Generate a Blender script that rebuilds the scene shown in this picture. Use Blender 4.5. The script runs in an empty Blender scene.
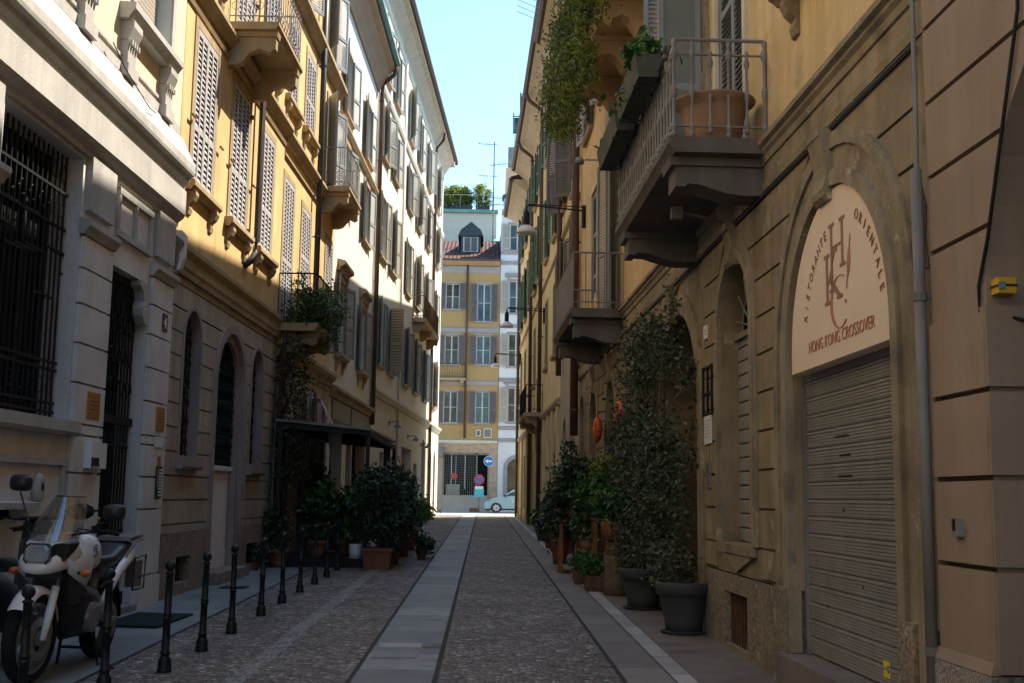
import bpy, math, random
from mathutils import Vector, Matrix, Euler
from math import sin, cos, pi, radians, sqrt, atan2
SC = bpy.context.scene
COL = SC.collection
rnd = random.Random(11)
U = rnd.uniform
GR = 0.012                                   # the street climbs gently away from the camera
def gz(y): return GR * y

# ------------------------------------------------------------------ materials
def srgb(r, g, b):
    f = lambda c: (c/255/12.92 if c/255 <= .04045 else ((c/255+.055)/1.055)**2.4)
    return (f(r), f(g), f(b))
def nd(nt, t, **k):
    n = nt.nodes.new(t)
    for a, v in k.items():
        if a in n.inputs.keys(): n.inputs[a].default_value = v
        else: setattr(n, a, v)
    return n
def mat(name, col, rough=.8, var=.15, scale=1.5, fine=.06, bump=.15, bscale=60., metal=0., spec=.3, streak=0., dirt=None, dscale=.7, dth=.55, island=0., trans=0., patch=None, pscale=1.7, pth=.58):
    m = bpy.data.materials.new(name); m.use_nodes = True
    nt = m.node_tree; L = nt.links
    b = nt.nodes['Principled BSDF']
    b.inputs['Roughness'].default_value = rough; b.inputs['Metallic'].default_value = metal
    b.inputs['Specular IOR Level'].default_value = spec
    tc = nd(nt, 'ShaderNodeTexCoord')
    n1 = nd(nt, 'ShaderNodeTexNoise', Scale=scale, Detail=5.0, Roughness=.6); L.new(tc.outputs['Object'], n1.inputs['Vector'])
    n2 = nd(nt, 'ShaderNodeTexNoise', Scale=bscale, Detail=3.0); L.new(tc.outputs['Object'], n2.inputs['Vector'])
    def val(sock, lo, hi):
        r = nd(nt, 'ShaderNodeMapRange'); r.inputs['From Min'].default_value = .3; r.inputs['From Max'].default_value = .7
        r.inputs['To Min'].default_value = lo; r.inputs['To Max'].default_value = hi; L.new(sock, r.inputs['Value']); return r.outputs[0]
    v = val(n1.outputs['Fac'], 1-var, 1+var)
    def mul(a, c):
        x = nd(nt, 'ShaderNodeMath', operation='MULTIPLY'); L.new(a, x.inputs[0]); L.new(c, x.inputs[1]); return x.outputs[0]
    if fine: v = mul(v, val(n2.outputs['Fac'], 1-fine, 1+fine))
    if streak:
        mp = nd(nt, 'ShaderNodeMapping'); mp.inputs['Scale'].default_value = (2.6, 2.6, .20); L.new(tc.outputs['Object'], mp.inputs['Vector'])
        n3 = nd(nt, 'ShaderNodeTexNoise', Scale=1.6, Detail=6.0, Roughness=.7); L.new(mp.outputs[0], n3.inputs['Vector'])
        v = mul(v, val(n3.outputs['Fac'], 1-streak, 1+streak*.6))
    if island:
        gi = nd(nt, 'ShaderNodeNewGeometry'); r = nd(nt, 'ShaderNodeMapRange')
        r.inputs['To Min'].default_value = 1-island; r.inputs['To Max'].default_value = 1+island; L.new(gi.outputs['Random Per Island'], r.inputs['Value'])
        v = mul(v, r.outputs[0])
    vm = nd(nt, 'ShaderNodeVectorMath', operation='SCALE'); vm.inputs[0].default_value = col[:3]; L.new(v, vm.inputs['Scale'])
    out = vm.outputs[0]
    if dirt:
        n4 = nd(nt, 'ShaderNodeTexNoise', Scale=dscale, Detail=8.0, Roughness=.68); L.new(tc.outputs['Object'], n4.inputs['Vector'])
        r = nd(nt, 'ShaderNodeMapRange'); r.inputs['From Min'].default_value = dth; r.inputs['From Max'].default_value = dth+.16; L.new(n4.outputs['Fac'], r.inputs['Value'])
        mx = nd(nt, 'ShaderNodeMix', data_type='RGBA'); L.new(r.outputs[0], mx.inputs[0]); L.new(out, mx.inputs[6]); mx.inputs[7].default_value = (*dirt, 1)
        out = mx.outputs[2]
    if patch:
        mp2 = nd(nt, 'ShaderNodeMapping'); mp2.inputs['Location'].default_value = (13.7, 4.1, 8.3); L.new(tc.outputs['Object'], mp2.inputs['Vector'])
        n5 = nd(nt, 'ShaderNodeTexNoise', Scale=pscale, Detail=9.0, Roughness=.72); L.new(mp2.outputs[0], n5.inputs['Vector'])
        r = nd(nt, 'ShaderNodeMapRange'); r.inputs['From Min'].default_value = pth; r.inputs['From Max'].default_value = pth+.05; L.new(n5.outputs['Fac'], r.inputs['Value'])
        mx = nd(nt, 'ShaderNodeMix', data_type='RGBA'); L.new(r.outputs[0], mx.inputs[0]); L.new(out, mx.inputs[6]); mx.inputs[7].default_value = (*patch, 1)
        out = mx.outputs[2]
    L.new(out, b.inputs['Base Color'])
    if bump:
        bp = nd(nt, 'ShaderNodeBump'); bp.inputs['Strength'].default_value = bump; bp.inputs['Distance'].default_value = .02
        L.new(n2.outputs['Fac'], bp.inputs['Height']); L.new(bp.outputs[0], b.inputs['Normal'])
    if trans:
        t = nd(nt, 'ShaderNodeBsdfTranslucent'); L.new(out, t.inputs['Color'])
        ms = nd(nt, 'ShaderNodeMixShader'); ms.inputs[0].default_value = trans
        L.new(b.outputs[0], ms.inputs[1]); L.new(t.outputs[0], ms.inputs[2]); L.new(ms.outputs[0], nt.nodes['Material Output'].inputs['Surface'])
    return m
def flat(name, col, rough=.5, metal=0., spec=.5, var=.06):
    return mat(name, col, rough=rough, metal=metal, spec=spec, var=var, fine=0, bump=0, scale=4)

def cobble_mat(name='cobbles', paint=False):
    m = bpy.data.materials.new(name); m.use_nodes = True; nt = m.node_tree; L = nt.links; b = nt.nodes['Principled BSDF']
    tc = nd(nt, 'ShaderNodeTexCoord')
    wob = nd(nt, 'ShaderNodeTexNoise', Scale=2.0, Detail=2.0); L.new(tc.outputs['Object'], wob.inputs['Vector'])
    va = nd(nt, 'ShaderNodeVectorMath', operation='SCALE'); L.new(wob.outputs['Color'], va.inputs[0]); va.inputs['Scale'].default_value = .03
    vb = nd(nt, 'ShaderNodeVectorMath', operation='ADD'); L.new(tc.outputs['Object'], vb.inputs[0]); L.new(va.outputs[0], vb.inputs[1])
    vo = nd(nt, 'ShaderNodeTexVoronoi', Scale=17.0, feature='F1', voronoi_dimensions='2D'); L.new(vb.outputs[0], vo.inputs['Vector'])
    ve = nd(nt, 'ShaderNodeTexVoronoi', Scale=17.0, feature='DISTANCE_TO_EDGE', voronoi_dimensions='2D'); L.new(vb.outputs[0], ve.inputs['Vector'])
    cr = nd(nt, 'ShaderNodeValToRGB'); e = cr.color_ramp.elements
    e[0].position = 0; e[0].color = (.105, .088, .077, 1); e[1].position = 1; e[1].color = (.55, .50, .45, 1)
    for p, c in ((.3, (.19, .152, .128, 1)), (.55, (.26, .205, .17, 1)), (.75, (.255, .22, .19, 1)), (.9, (.37, .31, .26, 1))):
        x = cr.color_ramp.elements.new(p); x.color = c
    sp = nd(nt, 'ShaderNodeSeparateColor'); L.new(vo.outputs['Color'], sp.inputs[0]); L.new(sp.outputs[0], cr.inputs[0])
    big = nd(nt, 'ShaderNodeTexNoise', Scale=.9, Detail=4.0); L.new(tc.outputs['Object'], big.inputs['Vector'])
    br = nd(nt, 'ShaderNodeMapRange'); br.inputs['From Min'].default_value = .3; br.inputs['From Max'].default_value = .7; br.inputs['To Min'].default_value = .75; br.inputs['To Max'].default_value = 1.25
    L.new(big.outputs['Fac'], br.inputs['Value'])
    sc = nd(nt, 'ShaderNodeVectorMath', operation='SCALE'); L.new(cr.outputs[0], sc.inputs[0]); L.new(br.outputs[0], sc.inputs['Scale'])
    er = nd(nt, 'ShaderNodeMapRange'); er.inputs['From Min'].default_value = .02; er.inputs['From Max'].default_value = .09; L.new(ve.outputs['Distance'], er.inputs['Value'])
    mx = nd(nt, 'ShaderNodeMix', data_type='RGBA'); L.new(er.outputs[0], mx.inputs[0]); mx.inputs[6].default_value = (.050, .040, .036, 1); L.new(sc.outputs[0], mx.inputs[7])
    last = mx.outputs[2]
    if paint:
        pn = nd(nt, 'ShaderNodeTexNoise', Scale=7.0, Detail=6.0, Roughness=.7); L.new(tc.outputs['Object'], pn.inputs['Vector'])
        pr = nd(nt, 'ShaderNodeMapRange'); pr.inputs['From Min'].default_value = .40; pr.inputs['From Max'].default_value = .56; L.new(pn.outputs['Fac'], pr.inputs['Value'])
        pm = nd(nt, 'ShaderNodeMath', operation='MULTIPLY'); L.new(pr.outputs[0], pm.inputs[0]); L.new(er.outputs[0], pm.inputs[1])
        px = nd(nt, 'ShaderNodeMix', data_type='RGBA'); L.new(pm.outputs[0], px.inputs[0]); L.new(last, px.inputs[6]); px.inputs[7].default_value = (.40, .385, .365, 1); last = px.outputs[2]
    L.new(last, b.inputs['Base Color'])
    hr = nd(nt, 'ShaderNodeMapRange', interpolation_type='SMOOTHSTEP'); hr.inputs['From Max'].default_value = .32; L.new(ve.outputs['Distance'], hr.inputs['Value'])
    fn = nd(nt, 'ShaderNodeTexNoise', Scale=90.0, Detail=3.0); L.new(tc.outputs['Object'], fn.inputs['Vector'])
    hm = nd(nt, 'ShaderNodeMath', operation='MULTIPLY_ADD'); L.new(fn.outputs['Fac'], hm.inputs[0]); hm.inputs[1].default_value = .25; L.new(hr.outputs[0], hm.inputs[2])
    bp = nd(nt, 'ShaderNodeBump'); bp.inputs['Strength'].default_value = .9; bp.inputs['Distance'].default_value = .02; L.new(hm.outputs[0], bp.inputs['Height']); L.new(bp.outputs[0], b.inputs['Normal'])
    b.inputs['Roughness'].default_value = .62; b.inputs['Specular IOR Level'].default_value = .35
    return m
def tile_mat():
    m = mat('roof_tiles', (.080, .026, .020), var=.3, scale=6, island=.0)
    nt = m.node_tree; L = nt.links; b = nt.nodes['Principled BSDF']
    tc = nd(nt, 'ShaderNodeTexCoord'); w = nd(nt, 'ShaderNodeTexWave', Scale=1.15, wave_type='BANDS', bands_direction='X'); w.inputs['Distortion'].default_value = .6
    L.new(tc.outputs['Object'], w.inputs['Vector'])
    bp = nd(nt, 'ShaderNodeBump'); bp.inputs['Strength'].default_value = 1; bp.inputs['Distance'].default_value = .06; L.new(w.outputs['Fac'], bp.inputs['Height']); L.new(bp.outputs[0], b.inputs['Normal'])
    return m

M = {}
M['wstone'] = mat('pale_stone', (.62, .59, .56), var=.10, fine=.10, bump=.25, bscale=45, streak=.10, dirt=(.36, .32, .29), dth=.60)
M['wstone2'] = mat('pale_cornice_stone', (.42, .40, .37), var=.12, fine=.10, bump=.2, streak=.18, dirt=(.33, .30, .26), dth=.56)
M['l1up'] = mat('cream_plaster', (.66, .55, .37), var=.06, bump=.1)
M['l2stone'] = mat('grey_brown_stone', (.38, .325, .25), patch=(.44, .385, .30), var=.20, fine=.10, bump=.3, streak=.18, dirt=(.24, .19, .15), dth=.58)
M['pinkstone'] = mat('pinkish_jamb_stone', (.30, .235, .215), var=.12, fine=.12, bump=.2)
M['rough'] = mat('rough_plinth_stone', (.26, .20, .16), var=.22, fine=.3, bump=.9, bscale=28, dirt=(.15, .12, .10), dth=.52, dscale=3)
M['ochre'] = mat('ochre_plaster', (.60, .405, .18), var=.14, bump=.12, streak=.20, dirt=(.42, .29, .14), dth=.60)
M['ochrestone'] = mat('ochre_moulding', (.36, .265, .145), var=.2, fine=.08, bump=.2, streak=.2, dirt=(.24, .17, .10), dth=.58)
M['l3'] = mat('off_white_plaster', (.66, .62, .53), var=.05, bump=.08, streak=.07)
M['l4'] = mat('pale_cream_plaster', (.62, .56, .44), var=.05, bump=.08, streak=.07)
M['trim'] = mat('tan_stone_trim', (.40, .29, .18), var=.15, bump=.15, streak=.1)
M['trimpale'] = mat('pale_stone_trim', (.58, .52, .42), var=.12, bump=.12)
M['r1stone'] = mat('brown_grey_render', (.275, .21, .13), var=.24, fine=.07, bump=.22, streak=.28, dirt=(.175, .132, .09), dth=.52, dscale=1.3, patch=(.37, .31, .22), pth=.60)
M['r1trim'] = mat('worn_grey_moulding', (.295, .235, .155), var=.24, fine=.10, bump=.3, streak=.3, dirt=(.15, .12, .085), dth=.51, dscale=1.8, patch=(.42, .36, .28), pth=.60, pscale=2.4)
M['r1yel'] = mat('warm_ochre_plaster', (.66, .475, .235), var=.14, bump=.15, streak=.22, dirt=(.38, .295, .18), dth=.53, dscale=1.5)
M['r1plinth'] = mat('weathered_plinth', (.22, .175, .12), patch=(.36, .30, .22), pth=.59, pscale=5, var=.3, fine=.35, bump=1.0, bscale=24, dirt=(.33, .26, .18), dth=.60, dscale=4)
M['r0'] = mat('smooth_brown_render', (.30, .222, .162), var=.10, fine=.03, bump=.10, streak=.12, dirt=(.215, .16, .118), dth=.60, dscale=1.0)
M['granite'] = mat('speckled_granite', (.30, .26, .225), var=.12, fine=.55, bump=.5, bscale=55)
M['r2stone'] = mat('taupe_render', (.40, .335, .25), var=.12, bump=.12, streak=.15)
M['r3yel'] = mat('light_yellow_plaster', (.70, .54, .28), var=.10, bump=.1, streak=.14)
M['r3stone'] = mat('pale_yellow_stone', (.62, .49, .28), var=.14, bump=.12, streak=.15)
M['faryel'] = mat('golden_plaster', (.37, .245, .10), var=.06, bump=.08)
M['farstone'] = mat('pink_beige_stone', (.42, .29, .20), var=.2, scale=2.5, bump=.3, bscale=18)
M['farwhite'] = mat('bluish_white_plaster', (.60, .60, .60), var=.06, bump=.08)
M['fargrey'] = mat('grey_lilac_trim', (.29, .265, .265), var=.1, bump=.1)
M['terr'] = mat('beige_plaster', (.55, .48, .38), var=.06, bump=.08)
M['peach'] = mat('peach_plaster', (.60, .36, .22), var=.06, bump=.05)
M['tiles'] = tile_mat()
M['slate'] = mat('dark_slate', (.05, .06, .065), var=.15)
M['copper'] = mat('green_copper', (.16, .27, .25), var=.2)
M['shut_w'] = mat('whitish_shutter_paint', (.40, .38, .375), rough=.55, var=.08, bump=.05)
M['shut_g'] = mat('grey_blue_shutter_paint', (.20, .21, .205), rough=.5, var=.12, bump=.05)
M['shut_p'] = mat('pale_blue_grey_shutter', (.24, .26, .26), rough=.5, var=.12, bump=.05)
M['shut_o'] = mat('olive_grey_shutter', (.22, .21, .175), rough=.55, var=.12, bump=.05)
M['shut_green'] = mat('green_shutter_paint', (.035, .085, .045), rough=.5, var=.15, bump=.05)
M['shut_mauve'] = mat('mauve_grey_shutter', (.125, .105, .10), rough=.6, var=.1, bump=.05)
M['shut_br'] = mat('grey_brown_shutter', (.15, .132, .12), rough=.6, var=.1, bump=.05)
M['shut_b'] = mat('beige_shutter', (.36, .31, .26), rough=.6, var=.1, bump=.05)
M['wframe'] = mat('pale_window_frame', (.45, .50, .50), rough=.5, var=.08, bump=0)
M['wood'] = mat('brown_wood', (.13, .062, .028), rough=.6, var=.3, scale=5, streak=.3)
M['woodor'] = mat('orange_wood', (.20, .085, .028), rough=.55, var=.3, scale=5, streak=.3)
M['log'] = mat('log_bark', (.15, .10, .06), rough=.9, var=.35, scale=7, bump=.8, bscale=20)
M['glass'] = flat('dark_glass', (.018, .022, .024), rough=.06, spec=.6, var=.2)
M['glassb'] = mat('glass_painted_reflections', (.045, .050, .045), rough=.06, spec=.5, var=.9, scale=1.1, fine=0, bump=0)  # strong blotches paint reflections into the pane colour
M['black'] = flat('unlit_depth_black', (.010, .010, .010), rough=.9, spec=.1)  # black colour stands in for the unlit depth behind openings
M['iron'] = flat('dark_iron', (.014, .017, .018), rough=.6, spec=.2, var=.2)
M['irongrey'] = mat('grey_painted_iron', (.20, .19, .185), rough=.5, var=.15, bump=.1, metal=.0)
M['rustpipe'] = mat('brown_drainpipe', (.10, .055, .035), rough=.5, var=.2, bump=.05)
M['darkpipe'] = mat('dark_drainpipe', (.045, .038, .036), rough=.5, var=.2, bump=.05)
M['zinc'] = mat('grey_zinc', (.19, .178, .165), rough=.5, var=.25, streak=.3, bump=.1)
M['gutter'] = mat('brown_gutter', (.09, .055, .045), rough=.5, var=.15, bump=.05)
M['soffit'] = mat('tan_soffit', (.40, .27, .16), var=.12, bump=.1)
M['soffit2'] = mat('pale_soffit', (.46, .38, .28), var=.15, bump=.2, scale=4)
M['balgrey'] = mat('grey_brown_balcony', (.125, .108, .095), var=.2, bump=.2, streak=.2)
M['shutter_roll'] = mat('galvanised_slats', (.30, .29, .265), rough=.42, metal=.15, var=.12, scale=3, fine=.05, bump=.06, streak=.15, dirt=(.15, .14, .12), dth=.62)
M['brass'] = flat('brass', (.50, .26, .06), rough=.35, metal=.7)
M['whitep'] = flat('white_enamel', (.70, .69, .68), rough=.4)
M['blackp'] = flat('black_paint', (.015, .015, .016), rough=.4)
M['signbg'] = mat('peach_sign_panel', (.80, .62, .47), rough=.55, var=.03, bump=0, scale=1.5, dirt=(.68, .46, .30), dth=.63, dscale=1.2)
M['signbr'] = flat('brown_lettering', (.27, .14, .085), rough=.5)
M['signrd'] = flat('terracotta_lettering', (.42, .17, .11), rough=.5)
M['cob'] = cobble_mat()
M['slab'] = mat('grey_granite_slab', (.232, .232, .218), rough=.6, var=.2, fine=.14, bump=.2, island=.22, dirt=(.15, .155, .15), dth=.52, dscale=2.2, patch=(.33, .335, .32), pth=.62, pscale=3)
M['slab2'] = mat('warm_grey_slab', (.205, .178, .158), rough=.65, var=.2, fine=.12, bump=.2, island=.14, dirt=(.11, .10, .095), dth=.56, dscale=1.5)
M['slabd'] = mat('brown_pavement', (.18, .15, .128), rough=.75, var=.22, fine=.15, bump=.3, dirt=(.10, .08, .07), dth=.54, dscale=1.2)
M['kerb'] = mat('pale_kerb_stone', (.36, .34, .32), rough=.7, var=.15, fine=.15, bump=.25, island=.15)
M['lslab'] = mat('bluish_grey_slab', (.205, .218, .208), rough=.6, var=.2, fine=.10, bump=.12, island=.08)
M['joint'] = mat('dark_joint', (.05, .044, .04), rough=.9, var=.2)
M['paint'] = cobble_mat('worn_white_paint_on_cobbles', True)
M['asph'] = mat('pale_stone_paving', (.36, .34, .31), rough=.8, var=.1, bump=.2)
M['bollard'] = flat('black_bollard_iron', (.010, .013, .013), rough=.45, spec=.3, var=.3)
M['terra'] = mat('terracotta', (.20, .075, .042), rough=.8, var=.2, bump=.1, streak=.2)
M['terra2'] = mat('tan_terracotta', (.33, .19, .11), rough=.75, var=.15, bump=.1, streak=.15)
M['greypot'] = mat('grey_plastic_pot', (.050, .052, .050), rough=.6, var=.15, bump=.05)
M['soil'] = mat('soil', (.03, .022, .016), rough=1, var=.3)
M['mosswood'] = mat('mossy_grey_planter', (.075, .082, .062), var=.3, scale=5, bump=.4)
def leafm(n, c, i=.5, t=.25): return mat(n, c, rough=.38, var=.3, scale=2.5, fine=0, bump=0, spec=.5, island=i, trans=t)
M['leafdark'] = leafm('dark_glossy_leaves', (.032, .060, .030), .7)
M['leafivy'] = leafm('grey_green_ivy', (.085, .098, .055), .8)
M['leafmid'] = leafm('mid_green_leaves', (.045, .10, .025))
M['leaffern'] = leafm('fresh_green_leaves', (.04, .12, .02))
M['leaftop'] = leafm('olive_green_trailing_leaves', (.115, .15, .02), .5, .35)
M['leafyel'] = leafm('yellow_green_leaves', (.22, .26, .05), .5, .5)
M['leafold'] = leafm('dry_olive_leaves', (.075, .07, .035), .6)
M['stem'] = mat('woody_stem', (.05, .034, .022), var=.3, bump=.4)

# ------------------------------------------------------------------ scene graph helpers
WL = {}
def props(o, label=None, cat=None, group=None, kind=None):
    if label: o['label'] = label
    if cat: o['category'] = cat
    if group: o['group'] = group
    if kind: o['kind'] = kind
    return o
def thing(name, label, cat, loc=(0, 0, 0), group=None):
    o = bpy.data.objects.new(name, None); o.empty_display_size = .2; COL.objects.link(o); o.location = loc; WL[o.name] = Vector(loc)
    return props(o, label, cat, group)
class MB:
    def __init__(s, T=None): s.v = []; s.f = []; s.mi = []; s.mats = []; s.cur = 0; s.T = T; s.sm = []; s.smooth = False; s.marks = []
    def mark(s): s.marks.append((len(s.v), len(s.f))); return s
    def use(s, m):
        m = M[m] if isinstance(m, str) else m
        if m not in s.mats: s.mats.append(m)
        s.cur = s.mats.index(m); return s
    def p(s, q): s.v.append(tuple(s.T(*q)) if s.T else tuple(q)); return len(s.v)-1
    def face(s, pts): s.idx([s.p(q) for q in pts])
    def idx(s, ids): s.f.append(ids); s.mi.append(s.cur); s.sm.append(s.smooth)
    def box(s, a0, a1, b0, b1, c0, c1):
        i = [s.p((a, b, c)) for c in (c0, c1) for b in (b0, b1) for a in (a0, a1)]
        for q in ((0, 1, 3, 2), (4, 5, 7, 6), (0, 1, 5, 4), (2, 3, 7, 6), (0, 2, 6, 4), (1, 3, 7, 5)): s.idx([i[k] for k in q])
        return s
    def ext(s, A, B, cap=True):                # loft between two equal outlines
        a = [s.p(q) for q in A]; b = [s.p(q) for q in B]; n = len(a)
        for k in range(n): s.idx([a[k], a[(k+1) % n], b[(k+1) % n], b[k]])
        if cap: s.idx(a[::-1]); s.idx(b)
        return s
    def prof_s(s, poly, s0, s1, cap=True):     # outline in (n,z) swept along the facade
        return s.ext([(s0, n, z) for n, z in poly], [(s1, n, z) for n, z in poly], cap)
    def prof_n(s, poly, n0, n1): return s.ext([(a, n0, z) for a, z in poly], [(a, n1, z) for a, z in poly])
    def prof_z(s, poly, z0, z1): return s.ext([(a, b, z0) for a, b in poly], [(a, b, z1) for a, b in poly])
    def loft(s, rings, cap=True, closed=True):
        R = [[s.p(q) for q in r] for r in rings]; n = len(R[0])
        for a, b in zip(R, R[1:]):
            for k in range(n if closed else n-1): s.idx([a[k], a[(k+1) % n], b[(k+1) % n], b[k]])
        if cap: s.idx(R[0][::-1]); s.idx(R[-1])
        return s
    def tube(s, pts, r, n=6, cap=True):
        P = [Vector(s.T(*q)) if s.T else Vector(q) for q in pts]; T0 = s.T; s.T = None; rings = []
        for k, q in enumerate(P):
            d = (P[min(k+1, len(P)-1)]-P[max(k-1, 0)])
            d = d.normalized() if d.length > 1e-9 else Vector((0, 0, 1))
            u = d.cross(Vector((0, 0, 1)) if abs(d.z) < .9 else Vector((0, 1, 0))).normalized(); w = d.cross(u)
            rr = r[k] if isinstance(r, (list, tuple)) else r
            rings.append([q+u*rr*cos(2*pi*j/n)+w*rr*sin(2*pi*j/n) for j in range(n)])
        s.loft(rings, cap); s.T = T0; return s
    def lathe(s, c, prof, n=16, cap=True, sx=1, sy=1):
        return s.loft([[(c[0]+r*sx*cos(2*pi*j/n), c[1]+r*sy*sin(2*pi*j/n), c[2]+z) for j in range(n)] for r, z in prof], cap)
    def ball(s, c, r, n=10, m=6):
        r = r if isinstance(r, (list, tuple)) else (r, r, r)
        return s.loft([[(c[0]+r[0]*max(sin(pi*i/m), .02)*cos(2*pi*j/n), c[1]+r[1]*max(sin(pi*i/m), .02)*sin(2*pi*j/n), c[2]-r[2]*cos(pi*i/m)) for j in range(n)] for i in range(m+1)])
    def build(s, name, parent=None, label=None, cat=None, group=None, kind=None, smooth=None, loc=None):
        o0 = Vector((0, 0, 0)); p = parent
        while p is not None and p.name not in WL: p = p.parent
        if p is not None: o0 = WL[p.name]
        if loc is not None: o0 = Vector(loc)
        me = bpy.data.meshes.new(name); me.from_pydata([tuple(Vector(q)-o0) for q in s.v], [], s.f)
        for m in s.mats: me.materials.append(m)
        me.polygons.foreach_set('material_index', s.mi)
        sm = s.sm if smooth is None else [smooth]*len(s.f)
        me.polygons.foreach_set('use_smooth', sm)
        me.validate(); me.update()
        import bmesh
        bm = bmesh.new(); bm.from_mesh(me); bmesh.ops.recalc_face_normals(bm, faces=bm.faces); bm.to_mesh(me); bm.free()
        o = bpy.data.objects.new(name, me); COL.objects.link(o)
        if parent is not None: o.parent = parent
        if loc is not None: o.location = loc; WL[o.name] = Vector(loc)
        return props(o, label, cat, group, kind)
def build_each(mb, name, parent):             # every marked piece becomes an object of its own
    mk = sorted(set(mb.marks + [(0, 0), (len(mb.v), len(mb.f))])); out = []
    for (v0, f0), (v1, f1) in zip(mk, mk[1:]):
        if f1 <= f0: continue
        q = MB(); q.v = mb.v[v0:v1]; q.f = [[i-v0 for i in f] for f in mb.f[f0:f1]]; q.mi = mb.mi[f0:f1]; q.sm = mb.sm[f0:f1]; q.mats = mb.mats
        out.append(q.build(name, parent))
    return out
def copy_tree(o, parent=None):
    c = o.copy(); COL.objects.link(c)
    if parent is not None: c.parent = parent
    for ch in list(o.children): copy_tree(ch, c)
    return c

class Fac:
    def __init__(s, P0, P1, sg):
        s.P0 = Vector((P0[0], P0[1], 0)); d = Vector((P1[0]-P0[0], P1[1]-P0[1], 0)); s.len = d.length; s.t = d.normalized()
        s.n = Vector((s.t.y, -s.t.x, 0))*sg
    def __call__(s, a, n, z): return s.P0+s.t*a+s.n*n+Vector((0, 0, z))
FL = Fac((-4.918, 0), (-2.91, 71), 1)
FL4 = Fac((-3.83, 38.3), (-2.53, 62), 1)
FR = Fac((2.846, 0), (1.73, 58.69), -1)

# ------------------------------------------------------------------ walls with real openings
class Hole:
    def __init__(s, a0, a1, z0, z1, depth=.2, rise=0, back=None):
        s.a0, s.a1, s.z0, s.zs, s.rise, s.d, s.back = a0, a1, z0, z1, rise, depth, back
        s.z1 = z1+rise
    def lr(s, z):
        c = (s.a0+s.a1)/2; w = (s.a1-s.a0)/2
        if s.rise and z > s.zs:
            t = min(1, (z-s.zs)/s.rise); w *= sqrt(max(0, 1-t*t))
        return c-w, c+w
    def samples(s):
        z = [s.z0, s.zs]
        if s.rise: z += [s.zs+s.rise*sin(pi/2*k/9) for k in range(1, 10)]
        return z
    def outline(s, g=0):
        pts = [(s.a0-g, s.z0), (s.a1+g, s.z0)]
        if s.rise:
            c = (s.a0+s.a1)/2; w = (s.a1-s.a0)/2+g
            pts += [(c+w*cos(pi*k/20), s.zs+(s.rise+g)*sin(pi*k/20)) for k in range(21)]
        else: pts += [(s.a1+g, s.z1), (s.a0-g, s.z1)]
        return pts
def vjoint(a, z0, z1, w=.016, d=.02): return Hole(a-w/2, a+w/2, z0, z1, d, back='same')
def wall(mb, s0, s1, z0, z1, holes=(), n=0., grooves=(), gd=.034, gw=.026, jamb=None, thick=.5):
    base = mb.cur
    zs = {z0, z1}
    for h in holes:
        for z in h.samples():
            if z0 < z < z1: zs.add(z)
    gr = [(g-gw/2, g+gw/2) for g in grooves if z0 < g < z1]
    for a, b in gr: zs |= {a, b}
    zs = sorted(zs)
    def ivals(za, zb):
        zm = (za+zb)/2; act = sorted([h for h in holes if h.z0 < zm < h.z1], key=lambda h: h.lr(zm)[0])
        out = []; ca = cb = s0
        for h in act:
            l0, r0 = h.lr(za); l1, r1 = h.lr(zb)
            if (l0+l1)/2 > (ca+cb)/2+1e-6: out.append((ca, cb, l0, l1))
            if r0+r1 > ca+cb: ca, cb = r0, r1
        out.append((ca, cb, s1, s1)); return out, act
    for za, zb in zip(zs, zs[1:]):
        if zb-za < 1e-6: continue
        zm = (za+zb)/2; g = next(((a, b) for a, b in gr if a < zm < b), None); nn = n-gd if g else n
        iv, act = ivals(za, zb)
        for a0, b0, a1, b1 in iv:
            mb.face([(a0, nn, za), (a1, nn, za), (b1, nn, zb), (b0, nn, zb)])
            if g:
                mb.face([(a0, n, za), (a1, n, za), (a1, n-gd, za), (a0, n-gd, za)]); mb.face([(b0, n, zb), (b1, n, zb), (b1, n-gd, zb), (b0, n-gd, zb)])
        for h in act:
            l0, r0 = h.lr(za); l1, r1 = h.lr(zb)
            if jamb and h.back != 'same': mb.use(jamb)
            mb.face([(l0, n, za), (l0, n-h.d, za), (l1, n-h.d, zb), (l1, n, zb)])
            mb.face([(r0, n, za), (r0, n-h.d, za), (r1, n-h.d, zb), (r1, n, zb)])
            mb.cur = base
            if h.back == 'same': mb.face([(l0, n-h.d, za), (r0, n-h.d, za), (r1, n-h.d, zb), (l1, n-h.d, zb)])
    for h in holes:
        if z0 < h.z0: l, r = h.lr(h.z0); mb.face([(l, n, h.z0), (r, n, h.z0), (r, n-h.d, h.z0), (l, n-h.d, h.z0)])
        if not h.rise and h.z1 < z1: l, r = h.lr(h.z1); mb.face([(l, n, h.z1), (r, n, h.z1), (r, n-h.d, h.z1), (l, n-h.d, h.z1)])
        if h.back and h.back != 'same':
            c = mb.cur; mb.use(h.back); mb.face([(a, n-h.d, z) for a, z in h.outline()]); mb.cur = c
    if thick:
        for s in (s0, s1): mb.face([(s, n, z0), (s, n-thick, z0), (s, n-thick, z1), (s, n, z1)])
        mb.face([(s0, n, z1), (s1, n, z1), (s1, n-thick, z1), (s0, n-thick, z1)])
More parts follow.
